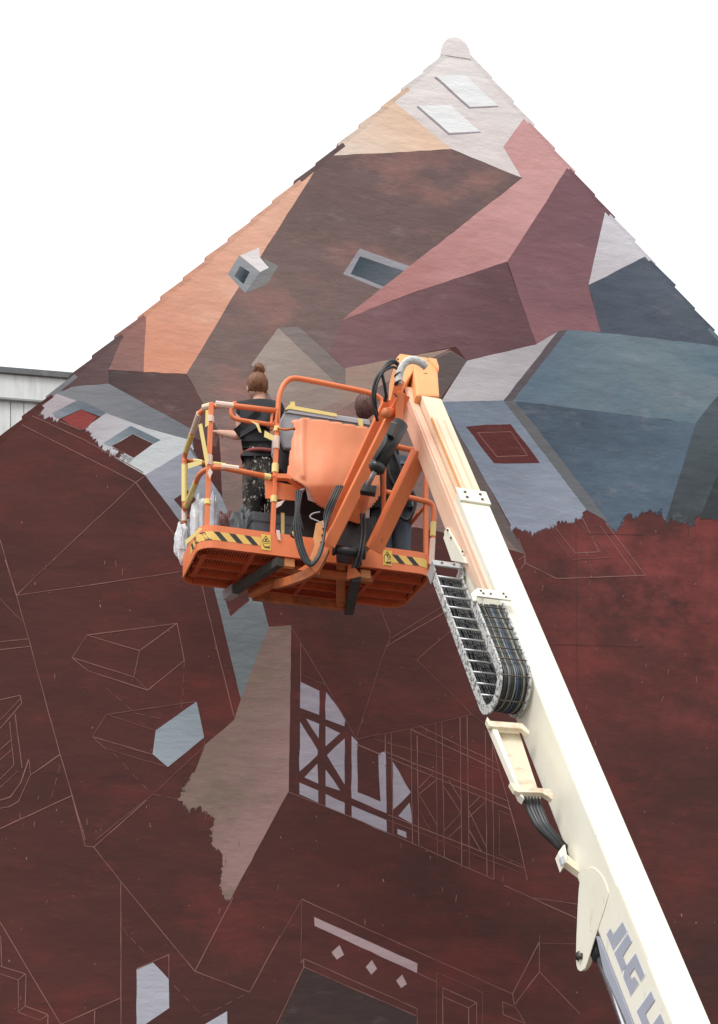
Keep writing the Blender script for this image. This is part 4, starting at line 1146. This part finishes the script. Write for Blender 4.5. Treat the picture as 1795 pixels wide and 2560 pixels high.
# plate of the upper run
MB().prism([Bm(top2 + 0.005, CH_R0 - 0.03, n2 + 0.036), Bm(top2 - 0.02, CH_R0 - 0.03, n2 + 0.036), Bm(top2 - 0.09, CH_R0 + 0.03, n2 + 0.036), Bm(top2 - 0.09, CH_R1 + 0.05, n2 + 0.036), Bm(top2 - 0.005, CH_R1 + 0.05, n2 + 0.036), Bm(top2 - 0.005, CH_R0 + 0.005, n2 + 0.036), Bm(top2 + 0.05, CH_R0 - 0.012, n2 + 0.036), Bm(top2 + 0.05, CH_R0 - 0.03, n2 + 0.036)], BN * 0.012).build('chain_plate', M['cream'], boom, bevel=0.003)
for s_, r_ in ((-0.06, CH_R0 + 0.045), (-0.035, CH_R0 + 0.055), (-0.04, -0.11), (-0.06, CH_R1 + 0.01), (-0.03, CH_R1 + 0.02)):
    MB().tube([Bm(top2 + s_, r_, n2 + 0.046), Bm(top2 + s_, r_, n2 + 0.054)], 0.0075, 8).build('bolt', M['bolt'], boom)
# rusty tray below the chain
tn = -0.20
MB().prism([T(1228, 1818, tn), T(1296, 1826, tn), T(1352, 1996, tn), T(1300, 2000, tn)], -BN * 0.012).build('chain_tray', M['cream_rust'], boom)
MB().prism([T(1216, 1818, tn), T(1230, 1818, tn), T(1304, 2012, tn), T(1294, 2004, tn)], BN * 0.045).build('tray_lip', M['cream'], boom, bevel=0.003)
for p_ in (((1212, 1810), (1218, 1822), (1222, 1826), (1300, 1832), (1318, 1846), (1320, 1838), (1302, 1818), (1222, 1812), (1214, 1802)), ((1270, 1966), (1282, 1986), (1290, 1990), (1352, 1992), (1376, 2008), (1380, 1998), (1370, 1982), (1290, 1976), (1276, 1966))):
    MB().prism([T(x, y, tn + 0.03) for x, y in p_], BN * 0.03).build('tray_bracket', M['cream_rust'], boom, bevel=0.003)
for k in range(5):
    hose([T(1310 + k * 8, 1990, tn - 0.01), T(1322 + k * 8, 2025, tn - 0.01), T(1345 + k * 8 - k, 2068, tn - 0.02), T(1378 + k * 6, 2102, tn - 0.05), T(1410 + k * 4, 2130, tn - 0.12)], 0.014, 'hosegrey' if k % 2 else 'black', boom)
MB().prism([T(x, y, -0.26) for x, y in ((1396, 2130), (1412, 2108), (1420, 2150), (1408, 2165))], -BN * 0.05).build('hose_clamp', M['cream'], boom)
MB().prism([T(x, y, -0.24) for x, y in ((1397, 2150), (1406, 2144), (1412, 2160), (1402, 2168))], BN * 0.02).build('clamp_foot', M['grey_plastic'], boom)
MB().prism([T(x, y, -0.30) for x, y in ((1412, 2150), (1450, 2185), (1448, 2198), (1408, 2168))], BN * 0.04).build('clamp_bar', M['cream_rust'], boom)

# ---- lift cylinder lug and rod
lug = [(1447, 2220), (1456, 2186), (1478, 2168), (1502, 2186), (1518, 2222), (1517, 2250), (1492, 2328), (1466, 2412), (1458, 2424), (1450, 2428), (1443, 2420), (1440, 2400), (1441, 2340)]
def closed(pts, n=4):
    k = len(pts); out = []
    for i in range(k):
        p0, p1, p2, p3 = (V((*pts[(i + j) % k], 0)) for j in (-1, 0, 1, 2))
        for s_ in range(n):
            t = s_ / n
            x = 0.5 * ((2 * p1) + (p2 - p0) * t + (2 * p0 - 5 * p1 + 4 * p2 - p3) * t * t + (3 * p1 - p0 - 3 * p2 + p3) * t ** 3)
            out.append((x.x, x.y))
    return out
MB().prism([S(x, y, -0.005) for x, y in closed(lug)], BR * 0.0055).build('cylinder_lug', M['cream'], boom, bevel=0.002)
MB().prism([S(x, y, 0.10) for x, y in lug[:1] + lug[6:]], BR * 0.028).build('cylinder_lug', M['cream_rust'], boom)
MB().tube([S(1451, 2390, -0.017), S(1451, 2390, 0.0)], 0.019, 14).build('lug_pin', M['bolt'], boom, True)
MB().tube([S(1451, 2390, 0.0), S(1451, 2390, 0.10)], 0.03, 14).build('lug_shaft', M['blackpaint'], boom, True)
c0, c1 = S(1500, 2395, 0.05), S(1590, 2640, 0.05)
MB().tube([S(1478, 2340, 0.05), c0], 0.042, 16).build('cylinder_head', M['blackpaint'], boom, True)
MB().tube([c0, c0.lerp(c1, 1.0), c0.lerp(c1, 2.2)], 0.022, 16).build('cylinder_rod', M['rod'], boom, True)
MB().prism([S(x, y, -0.004) for x, y in ((1490, 2340), (1497, 2345), (1597, 2600), (1586, 2600), (1510, 2430))], BR * 0.02).build('wear_strip', M['letter'], boom)
MB().prism([S(x, y, -0.0035) for x, y in ((1462, 2172), (1472, 2172), (1464, 2195), (1466, 2212), (1460, 2200))], BR * 0.003).build('weld_pad', M['cream_rust'], boom)
ln = [S(1544, 2214, -0.002), S(1618, 2395, -0.002)]
MB().bar(ln[0], ln[1], 0.003, 0.004, BR).build('seam', M['fly'], boom)

# ---- lettering on the boom's side
K_ = crop(1395, 2060, 4.025)
LET = {'J': ((525, 1050), (556, 1112), (650, 985), (690, 1076), (553, 1264), (488, 1110)),
       'L': ((702, 1100), (740, 1186), (650, 1332), (690, 1425), (640, 1484), (566, 1300)),
       'G': ((780, 1300), (868, 1515), (830, 1582), (768, 1450), (722, 1520), (742, 1566), (758, 1540), (772, 1538), (810, 1600), (728, 1722), (656, 1540), (668, 1462), (700, 1410)),
       'L2': ((935, 1682), (973, 1776), (880, 1912), (960, 2110), (905, 2160), (792, 1886)),
       'I': ((1028, 1908), (1120, 2130), (1040, 2240), (950, 2020))}
for k, poly in LET.items():
    pts = K_(*poly)
    mx, my = sum(p[0] for p in pts) / len(pts), sum(p[1] for p in pts) / len(pts)
    MB().sheet([S(mx + (x - mx) * 1.12, my + (y - my) * 1.09, -0.0022) for x, y in pts]).build('letter_outline', M['vinylwhite'], boom)
    MB().sheet([S(x, y, -0.0036) for x, y in pts]).build('letter', M['letter'], boom)

# ---- turntable, chassis and wheels under the boom
foot = Bm(LEN, BW / 2, -BH / 2)
h = V((BD.x, BD.y, 0)).normalized(); hr = V((h.y, -h.x, 0))
base = V((foot.x, foot.y, 0)) - h * 0.15
MB().box(base + PZ * 0.55, 1.1, 2.2, 0.5, hr, h).build('chassis', M['orange_worn_or_shaded'], lift, bevel=0.03)
MB().tube([base + PZ * 0.78, base + PZ * 0.95], 0.5, 24).build('turntable', M['blackpaint'], lift, True)
MB().box(base + PZ * 1.15 - h * 0.35, 0.9, 1.0, 0.42, hr, h).build('counterweight', M['orange'], lift, bevel=0.05)
for sx in (-1, 1):
    MB().prism([base + hr * (sx * 0.16 - 0.02) + h * a + PZ * b for a, b in ((-0.3, 0.9), (0.35, 0.9), (0.28, foot.z + 0.1), (0.0, foot.z + 0.15))], hr * 0.04).build('boom_cheek', M['cream'], lift, bevel=0.01)
    for sy in (-1, 1):
        wc = base + hr * (sx * 0.66) + h * (sy * 0.85) + PZ * 0.36
        wh = MB().tube([wc - hr * 0.12, wc - hr * 0.10, wc + hr * 0.10, wc + hr * 0.12], [0.31, 0.36, 0.36, 0.31], 28).build('wheel', M['black'], lift, True)
        MB().tube([wc - hr * 0.125, wc + hr * 0.125], 0.17, 20).build('hub', M['orange'], wh, True)
# ------------------------------------------------------------------ people
def skin_mesh(name, nodes, links, mat, parent, root='pelvis', sub=2, flat=1.0):
    """nodes: name -> (point, radius or (rx, ry)); one continuous surface grown round the joints"""
    me = bpy.data.meshes.new(name)
    names = list(nodes)
    pts = [V(nodes[k][0]) for k in names]
    c = V((sum(p.x for p in pts) / len(pts), sum(p.y for p in pts) / len(pts), min(p.z for p in pts)))
    me.from_pydata([p - c for p in pts], [(names.index(a), names.index(b)) for a, b in links], [])
    o = bpy.data.objects.new(name, me)
    COL.objects.link(o)
    o.modifiers.new('skin', 'SKIN')
    for i, k in enumerate(names):
        r = nodes[k][1]
        sv = me.skin_vertices[0].data[i]
        sv.radius = r if isinstance(r, tuple) else (r, r)
        sv.use_root = (k == root)
    sm = o.modifiers.new('subdivision', 'SUBSURF'); sm.levels = sub; sm.render_levels = sub
    dg = bpy.context.evaluated_depsgraph_get()
    new = bpy.data.meshes.new_from_object(o.evaluated_get(dg))
    o.modifiers.clear()
    o.data = new
    new.materials.clear(); new.materials.append(mat)
    new.polygons.foreach_set('use_smooth', [True] * len(new.polygons))
    place(o, c, parent)
    return o
def blob(name, c, rad, mat, parent, ax=None, amp=0.0, freq=8.0, seg=24, seed=0.0, fn=None):
    m = MB(); R = seg // 2
    ax = ax or (V((1, 0, 0)), V((0, 1, 0)), V((0, 0, 1)))
    for i in range(R + 1):
        th = math.pi * i / R
        for j in range(seg):
            ph = 2 * math.pi * j / seg
            d = V((math.sin(th) * math.cos(ph), math.sin(th) * math.sin(ph), math.cos(th)))
            k = 1 + amp * noise.noise(d * freq * 0.35 + V((seed, 0, 0)))
            if fn: k *= fn(d)
            m.v.append(V(c) + (ax[0] * d.x * rad[0] + ax[1] * d.y * rad[1] + ax[2] * d.z * rad[2]) * k)
    for i in range(R):
        for j in range(seg):
            a, b = i * seg + j, i * seg + (j + 1) % seg
            m.f.append([a, b, b + seg, a + seg])
    return m.build(name, mat, parent, True)

M['skin'] = simple('skin', (0.58, 0.33, 0.24, 1), (0.50, 0.27, 0.19, 1), 0.55, scale=14)
M['skin'].node_tree.nodes['Principled BSDF'].inputs['Subsurface Weight'].default_value = 0.1
M['shirt'] = simple('black_cotton', (0.013, 0.013, 0.016, 1), (0.024, 0.023, 0.028, 1), 0.85, scale=9, bump=0.006)
def splat(name, basec, speck, spread):
    t = NT(name, 0.85, spec=0.2)
    c_ = t.mix(t.noise(t.mapping(0, (1, 1, 1)), 4, 5, 0.6, 0.4, 0.7), basec, tuple(x * 1.9 for x in basec[:3]) + (1,))
    c_ = t.mix(t.noise(t.mapping(0.3, (1.4, 1, 0.8)), 34, 3, 0.6, spread, spread + 0.03), c_, speck)
    c_ = t.mix(t.scaled(t.noise(t.mapping(0.1, (1, 1, 0.5)), 11, 6, 0.7, 0.47, 0.66), 0.75), c_, (0.17, 0.145, 0.125, 1))
    t.color(c_)
    t.bump(t.noise(t.mapping(0, (1, 1, 0.6)), 14, 4, 0.6, 0.2, 0.8), 0.6, 0.015)
    return t.m
M['trousers'] = splat('paint_splashed_black_trousers', (0.020, 0.019, 0.018, 1), (0.55, 0.50, 0.46, 1), 0.60)
M['jeans'] = simple('grey_blue_denim', (0.075, 0.095, 0.125, 1), (0.12, 0.14, 0.17, 1), 0.85, scale=10)
def hair_mat(name, a, b):
    t = NT(name, 0.45, spec=0.4)
    f = t.noise(t.mapping(0, (60, 60, 9)), 1.0, 5, 0.6, 0.35, 0.65)
    t.color(t.mix(f, a, b)); t.bump(f, 0.6, 0.006)
    return t.m
M['hair1'] = hair_mat('auburn_hair', (0.09, 0.034, 0.014, 1), (0.27, 0.105, 0.04, 1))
M['hair2'] = hair_mat('dark_red_hair', (0.075, 0.030, 0.026, 1), (0.16, 0.07, 0.06, 1))
M['belt'] = simple('dusty_red_cloth', (0.30, 0.075, 0.07, 1), None, 0.8)
M['shoe'] = simple('dark_shoe', (0.03, 0.03, 0.03, 1), None, 0.7)
FLOOR = PO.z + 0.054

def hand(parent_nodes, links, wrist, direction, palm_n, tag_, L=0.17):
    """adds a palm and five curled fingers to a skeleton"""
    d = V(direction).normalized(); n_ = V(palm_n).normalized(); s_ = d.cross(n_).normalized()
    k = tag_
    parent_nodes[k + 'palm'] = (V(wrist) + d * 0.045, (0.030, 0.017))
    links.append((k + 'wrist', k + 'palm'))
    parent_nodes[k + 'knuckle'] = (V(wrist) + d * 0.08, (0.034, 0.014))
    links.append((k + 'palm', k + 'knuckle'))
    for i, (off, ln) in enumerate(((-0.028, 0.062), (-0.010, 0.075), (0.010, 0.070), (0.027, 0.054))):
        b = V(wrist) + d * 0.09 + s_ * off
        parent_nodes[k + 'f%da' % i] = (b + d * ln * 0.35 + n_ * 0.004, 0.0085)
        parent_nodes[k + 'f%db' % i] = (b + d * ln * 0.7 + n_ * 0.022, 0.008)
        parent_nodes[k + 'f%dc' % i] = (b + d * ln * 0.75 + n_ * 0.045, 0.007)
        links += [(k + 'knuckle', k + 'f%da' % i), (k + 'f%da' % i, k + 'f%db' % i), (k + 'f%db' % i, k + 'f%dc' % i)]
    parent_nodes[k + 't0'] = (V(wrist) + d * 0.045 - s_ * 0.04 + n_ * 0.012, 0.011)
    parent_nodes[k + 't1'] = (V(wrist) + d * 0.085 - s_ * 0.05 + n_ * 0.03, 0.009)
    links += [(k + 'palm', k + 't0'), (k + 't0', k + 't1')]

def person(kind, Y, px, label):
    pts = {}
    def q(x, y, dy=0.0): return at(x, y, Y + dy)
    root_loc = q(px['pelvis'][0], 1400); root_loc.z = FLOOR
    root = empty('person', root_loc)
    tag(root, label, 'person')
    n, l = {}, []
    pel, nb = q(*px['pelvis']), q(*px['neck'])
    sp1, sp2 = pel.lerp(nb, 0.35), pel.lerp(nb, 0.72)
    hd = q(*px['head'])
    sl, sr = q(*px['sl']), q(*px['sr'])
    n['pelvis'] = (pel, (0.135, 0.095)); n['waist'] = (sp1, (0.112, 0.08)); n['chest'] = (sp2, (0.135, 0.092))
    n['neckbase'] = (nb, (0.058, 0.052)); n['neck'] = (nb.lerp(hd, 0.45), 0.046); n['skull'] = (hd, (0.070, 0.085)); n['crown'] = (hd + V((0, 0, 0.075)), (0.055, 0.065))
    l += [('pelvis', 'waist'), ('waist', 'chest'), ('chest', 'neckbase'), ('neckbase', 'neck'), ('neck', 'skull'), ('skull', 'crown')]
    arms = {}
    for k, s_ in (('l', sl), ('r', sr)):
        el, wr = q(*px['e' + k]), q(*px['w' + k])
        n[k + 'sh'] = (s_, 0.05); n[k + 'up'] = (s_.lerp(el, 0.5), 0.041); n[k + 'el'] = (el, 0.035); n[k + 'fo'] = (el.lerp(wr, 0.45), 0.034); n[k + 'wrist'] = (wr, 0.023)
        l += [('chest', k + 'sh'), (k + 'sh', k + 'up'), (k + 'up', k + 'el'), (k + 'el', k + 'fo'), (k + 'fo', k + 'wrist')]
        hand(n, l, wr, wr - el, (0, 0.1, -1), k)
        arms[k] = (s_, el, wr)
    legs = {}
    side = (sr - sl); side.z = 0; side.normalize()
    for k, sg in (('l', -1), ('r', 1)):
        hip = pel + side * (sg * 0.085) - V((0, 0, 0.05))
        fx = q(*px['f' + k]); fx = V((fx.x, fx.y, FLOOR + 0.085))
        kn = hip.lerp(fx, 0.5) + V((0, 0.03, 0))
        n[k + 'hip'] = (hip, 0.085); n[k + 'th'] = (hip.lerp(kn, 0.5), 0.074); n[k + 'kn'] = (kn, 0.052); n[k + 'ca'] = (kn.lerp(fx, 0.35) - V((0, 0.015, 0)), 0.053); n[k + 'an'] = (fx, 0.036)
        n[k + 'toe'] = (fx + V((0.0, 0.14, -0.05)), (0.036, 0.025))
        l += [('pelvis', k + 'hip'), (k + 'hip', k + 'th'), (k + 'th', k + 'kn'), (k + 'kn', k + 'ca'), (k + 'ca', k + 'an'), (k + 'an', k + 'toe')]
        legs[k] = (hip, kn, fx)
    skin_mesh('body', n, l, M['skin'], root)
    # head: skull with face on the far side, ears
    fwd = V((-0.25, 1, 0)).normalized(); rt = fwd.cross(V((0, 0, 1))).normalized(); up = V((0, 0, 1))
    blob('face', hd + fwd * 0.006 - up * 0.004, (0.074, 0.092, 0.110), M['skin'], root, (rt, fwd, up), fn=lambda d: 1 - 0.16 * max(0, -d.z) ** 2)
    blob('nose', hd + fwd * 0.098 - up * 0.012, (0.013, 0.022, 0.024), M['skin'], root, (rt, fwd, up), seg=12)
    blob('mouth', hd + fwd * 0.083 - up * 0.052, (0.024, 0.010, 0.008), M['belt'], root, (rt, fwd, up), seg=12)
    for sg in (-1, 1):
        blob('eye', hd + fwd * 0.085 + rt * (sg * 0.031) + up * 0.018, (0.013, 0.010, 0.009), M['vinylwhite'], root, (rt, fwd, up), seg=12)
        blob('ear', hd + rt * (sg * 0.074) - up * 0.012 - fwd * 0.004, (0.010, 0.019, 0.031), M['skin'], root, (rt, fwd, up), seg=14)
    # clothes
    c_, cl = {}, []
    hz = 0.19 if kind == 1 else -0.09
    c_['pelvis'] = (pel + V((0, 0, hz + 0.02)), (0.172, 0.122)); c_['hem'] = (pel + V((0, 0, hz - 0.012)), (0.172, 0.122)); c_['waist'] = (sp1.lerp(sp2, 0.3), (0.158, 0.108)); c_['chest'] = (sp2, (0.170, 0.11)); c_['top'] = (nb - (nb - sp2) * 0.12, (0.075, 0.066))
    cl = [('hem', 'pelvis'), ('pelvis', 'waist'), ('waist', 'chest'), ('chest', 'top')]
    for k in 'lr':
        s_, el, wr = arms[k]
        c_[k + 'sh'] = (s_, 0.062)
        cl.append(('chest', k + 'sh'))
        if kind == 1:
            c_[k + 'cuff'] = (s_.lerp(el, 0.50), 0.056); cl.append((k + 'sh', k + 'cuff'))
        else:
            c_[k + 'el'] = (el, 0.047); c_[k + 'cuff'] = (el.lerp(wr, 0.9), 0.036); cl += [(k + 'sh', k + 'el'), (k + 'el', k + 'cuff')]
    skin_mesh('t_shirt' if kind == 1 else 'jacket', c_, cl, M['shirt'], root)
    t_, tl_ = {}, []
    t_['band'] = (pel + V((0, 0, 0.13)), (0.160, 0.112)); tl_.append(('band', 'pelvis'))
    t_['pelvis'] = (pel + V((0, 0, 0.06)), (0.170, 0.12)); t_['seat'] = (pel - V((0, 0.012, 0.06)), (0.176, 0.128))
    tl_.append(('pelvis', 'seat'))
    for k in 'lr':
        hip, kn, fx = legs[k]
        t_[k + 'th'] = (hip.lerp(kn, 0.42), 0.102); t_[k + 'kn'] = (kn, 0.080); t_[k + 'ca'] = (kn.lerp(fx, 0.4), 0.078); t_[k + 'cuff'] = (kn.lerp(fx, 0.93), 0.072)
        tl_ += [('seat', k + 'th'), (k + 'th', k + 'kn'), (k + 'kn', k + 'ca'), (k + 'ca', k + 'cuff')]
        m = MB(); toe_ = fx + V((0, 0.17, -0.055))
        MB().tube([fx + V((0, -0.06, -0.05)), fx + V((0, -0.03, -0.045)), fx + V((0, 0.05, -0.045)), toe_ - V((0, 0.03, -0.004)), toe_], [0.028, 0.042, 0.044, 0.036, 0.02], 12).build('shoe', M['shoe'], root, True)
    skin_mesh('trousers', t_, tl_, M['trousers'] if kind == 1 else M['jeans'], root)
    return root, hd, fwd, rt, up, pel, sp2

W1 = 11.18
pr, hd, fwd, rt, up, pel, chest = person(1, W1, dict(pelvis=(661, 1178, 0.0), neck=(650, 1007, 0.02), head=(643, 970, 0.03), sl=(602, 1019, 0.0), sr=(699, 1022, 0.03),
    el=(601, 1091, 0.02), wl=(552, 1082, 0.30), er=(716, 1098, 0.06), wr=(716, 1092, 0.33), fl=(636, 1430), fr=(688, 1430)),
    'person with auburn bun in black t-shirt and paint-splashed trousers, back turned')
blob('hair', hd + up * 0.018 - fwd * 0.016, (0.086, 0.100, 0.094), M['hair1'], pr, (rt, fwd, up), amp=0.05, freq=14, fn=lambda d: 0.99 if d.y < 0.35 or d.z > 0.3 else 0.80)
blob('hair_bun', hd + up * 0.122 - fwd * 0.04 + rt * 0.004, (0.046, 0.048, 0.042), M['hair1'], pr, (rt, fwd, up), amp=0.4, freq=12, seed=4)
for k in range(9):
    a = random.uniform(-1, 1); b = hd + up * (0.12 + random.uniform(-0.03, 0.05)) - fwd * 0.03 + rt * a * 0.05
    MB().tube(curve([b, b + rt * a * 0.02 + up * 0.012, b + rt * a * 0.03 - up * 0.01], 4), 0.0012, 5).build('hair_wisp', M['hair1'], pr, True)
# red cloth tied round the waist, seen below the shirt hem
m = MB()
ringp = []
for k in range(28):
    a = 2 * math.pi * k / 28
    ringp.append(pel + V((0.176 * math.cos(a) , 0.128 * math.sin(a) - 0.004, 0.098 + 0.016 * math.cos(a * 1.0 + 2.6))))
MB().tube(ringp + [ringp[0]], 0.014, 7, False).build('waist_cloth', M['belt'], pr, True)

p2, hd2, fwd2, rt2, up2, pel2, ch2 = person(2, 11.45, dict(pelvis=(978, 1216, 0.0), neck=(934, 1062, -0.03), head=(914, 1022, -0.03), sl=(902, 1085, -0.02), sr=(972, 1092, 0.0),
    el=(890, 1160, 0.10), wl=(868, 1130, 0.34), er=(990, 1165, 0.12), wr=(964, 1130, 0.36), fl=(966, 1436), fr=(1004, 1440)),
    'person with dark red hair, black jacket and grey jeans, half hidden by the lift arm')
blob('hair', hd2 + up2 * 0.012 - fwd2 * 0.016, (0.090, 0.108, 0.112), M['hair2'], p2, (rt2, fwd2, up2), amp=0.10, freq=14, seed=2, fn=lambda d: 1.0 if d.y < 0.3 or d.z > 0.3 else 0.78)
# harness webbing over the jacket
for pts in (((982, 1120, -.14), (1000, 1170, -.15), (1010, 1215, -.15), (1004, 1240, -.14)), ((1002, 1215, -.16), (1030, 1228, -.17), (1038, 1262, -.17), (1020, 1300, -.16), (996, 1284, -.15), (990, 1250, -.15)), ((968, 1140, -.14), (975, 1190, -.15), (996, 1226, -.15))):
    pp = curve([at(x, y, 11.45 + dy) for x, y, dy in pts], 6)
    MB().tube(pp, 0.014, 6).build('harness_strap', M['black'], p2, True)
for x, y in ((1012, 1222), (1018, 1236), (1006, 1232)):
    MB().tube([at(x - 4, y - 4, 11.27), at(x + 3, y + 3, 11.27)], 0.006, 6).build('harness_buckle', M['steel'], p2, True)
blob('harness_pad', at(1003, 1226, 11.32), (0.075, 0.05, 0.09), M['black'], p2, amp=0.3, seed=3, seg=18)

# ------------------------------------------------------------------ things carried on the platform
M['film'] = simple('cloudy_plastic_film', (0.80, 0.80, 0.82, 1), (0.60, 0.61, 0.64, 1), 0.25, scale=14)
M['film'].node_tree.nodes['Principled BSDF'].inputs['Alpha'].default_value = 0.78
M['darkbag'] = simple('grey_nylon', (0.075, 0.08, 0.085, 1), (0.13, 0.13, 0.14, 1), 0.5, scale=12)
M['redbag'] = simple('dark_red_nylon', (0.14, 0.045, 0.04, 1), (0.07, 0.04, 0.04, 1), 0.6, scale=12)
M['case'] = simple('charcoal_plastic', (0.055, 0.06, 0.07, 1), (0.08, 0.085, 0.095, 1), 0.45, scale=8)
def crumple(name, c, rad, mat, seed, seg=40, parent=None, sag=0.3, low=None):
    m = MB(); R = seg // 2
    for i in range(R + 1):
        th = math.pi * i / R
        for j in range(seg):
            ph = 2 * math.pi * j / seg
            d = V((math.sin(th) * math.cos(ph), math.sin(th) * math.sin(ph), math.cos(th)))
            s_ = V((seed, seed, 0))
            k = 1 + 0.35 * noise.noise(d * 1.6 + s_) + 0.22 * abs(noise.noise(d * 3.4 + s_)) + 0.07 * noise.noise(d * 8 + s_)
            k *= 1 - sag * max(0, d.z)
            p = V(c) + V((d.x * rad[0], d.y * rad[1], d.z * rad[2])) * k
            if low is not None: p.z = max(p.z, low + 0.002 * k)
            m.v.append(p)
    for i in range(R):
        for j in range(seg):
            a, b = i * seg + j, i * seg + (j + 1) % seg
            m.f.append([a, b, b + seg, a + seg])
    return m.build(name, mat, parent)
o = crumple('plastic_bag', P(0.10, 0.50, 0.40), (0.06, 0.06, 0.26), M['film'], 1.3)
tag(o, 'crumpled white plastic bag hanging inside the taped platform corner', 'plastic bag')
o = crumple('plastic_bag', P(-0.005, 0.66, 0.30), (0.055, 0.05, 0.17), M['film'], 5.1)
tag(o, 'small loose plastic wrap bulging out past the rear corner post', 'plastic bag')
o = crumple('plastic_sheet', P(0.17, 0.30, 0.37), (0.035, 0.045, 0.21), simple('grey_plastic_film', (0.45, 0.46, 0.50, 1), (0.62, 0.63, 0.66, 1), 0.3, scale=12), 8.4)
tag(o, 'grey plastic sheet stuffed beside the front corner post', 'plastic sheet')
o = crumple('sack', P(0.30, 0.46, 0.29), (0.10, 0.09, 0.25), M['redbag'], 2.2, low=FLOOR)
tag(o, 'dark red cloth sack on the platform floor', 'sack')
o = crumple('sack', P(0.40, 0.36, 0.28), (0.095, 0.08, 0.26), M['darkbag'], 3.7, low=FLOOR)
tag(o, 'dark grey sack slumped behind the platform edge', 'sack')
case = MB().box(P(0.60, 0.20, 0.054 + 0.155), 0.36, 0.16, 0.31, PA, PB, PZ).build('tool_case', M['case'], None, bevel=0.02)
tag(case, 'charcoal plastic tool case strapped with yellow tape', 'tool case')
MB().box(P(0.60, 0.20, 0.054 + 0.235), 0.366, 0.166, 0.012, PA, PB, PZ).build('lid_seam', M['black'], case)
MB().prism([P(0.645, 0.114, 0.13), P(0.672, 0.114, 0.13), P(0.672, 0.114, 0.372), P(0.645, 0.114, 0.372)], PB * 0.003).build('tape_strip', M['tape'], case)
MB().tube(curve([P(0.50, 0.20, 0.36), P(0.53, 0.20, 0.385), P(0.59, 0.20, 0.385), P(0.62, 0.20, 0.36)], 5), 0.008, 8).build('case_handle', M['black'], case, True)
# film caught in the right-hand corner
o = crumple('plastic_bag', P(PW - 0.10, 0.50, 0.48), (0.05, 0.06, 0.17), simple('pink_smeared_film', (0.72, 0.62, 0.62, 1), (0.60, 0.35, 0.33, 1), 0.35, scale=9), 6.6)
tag(o, 'paint-smeared plastic bag tied in the rail corner beside the boom', 'plastic bag')
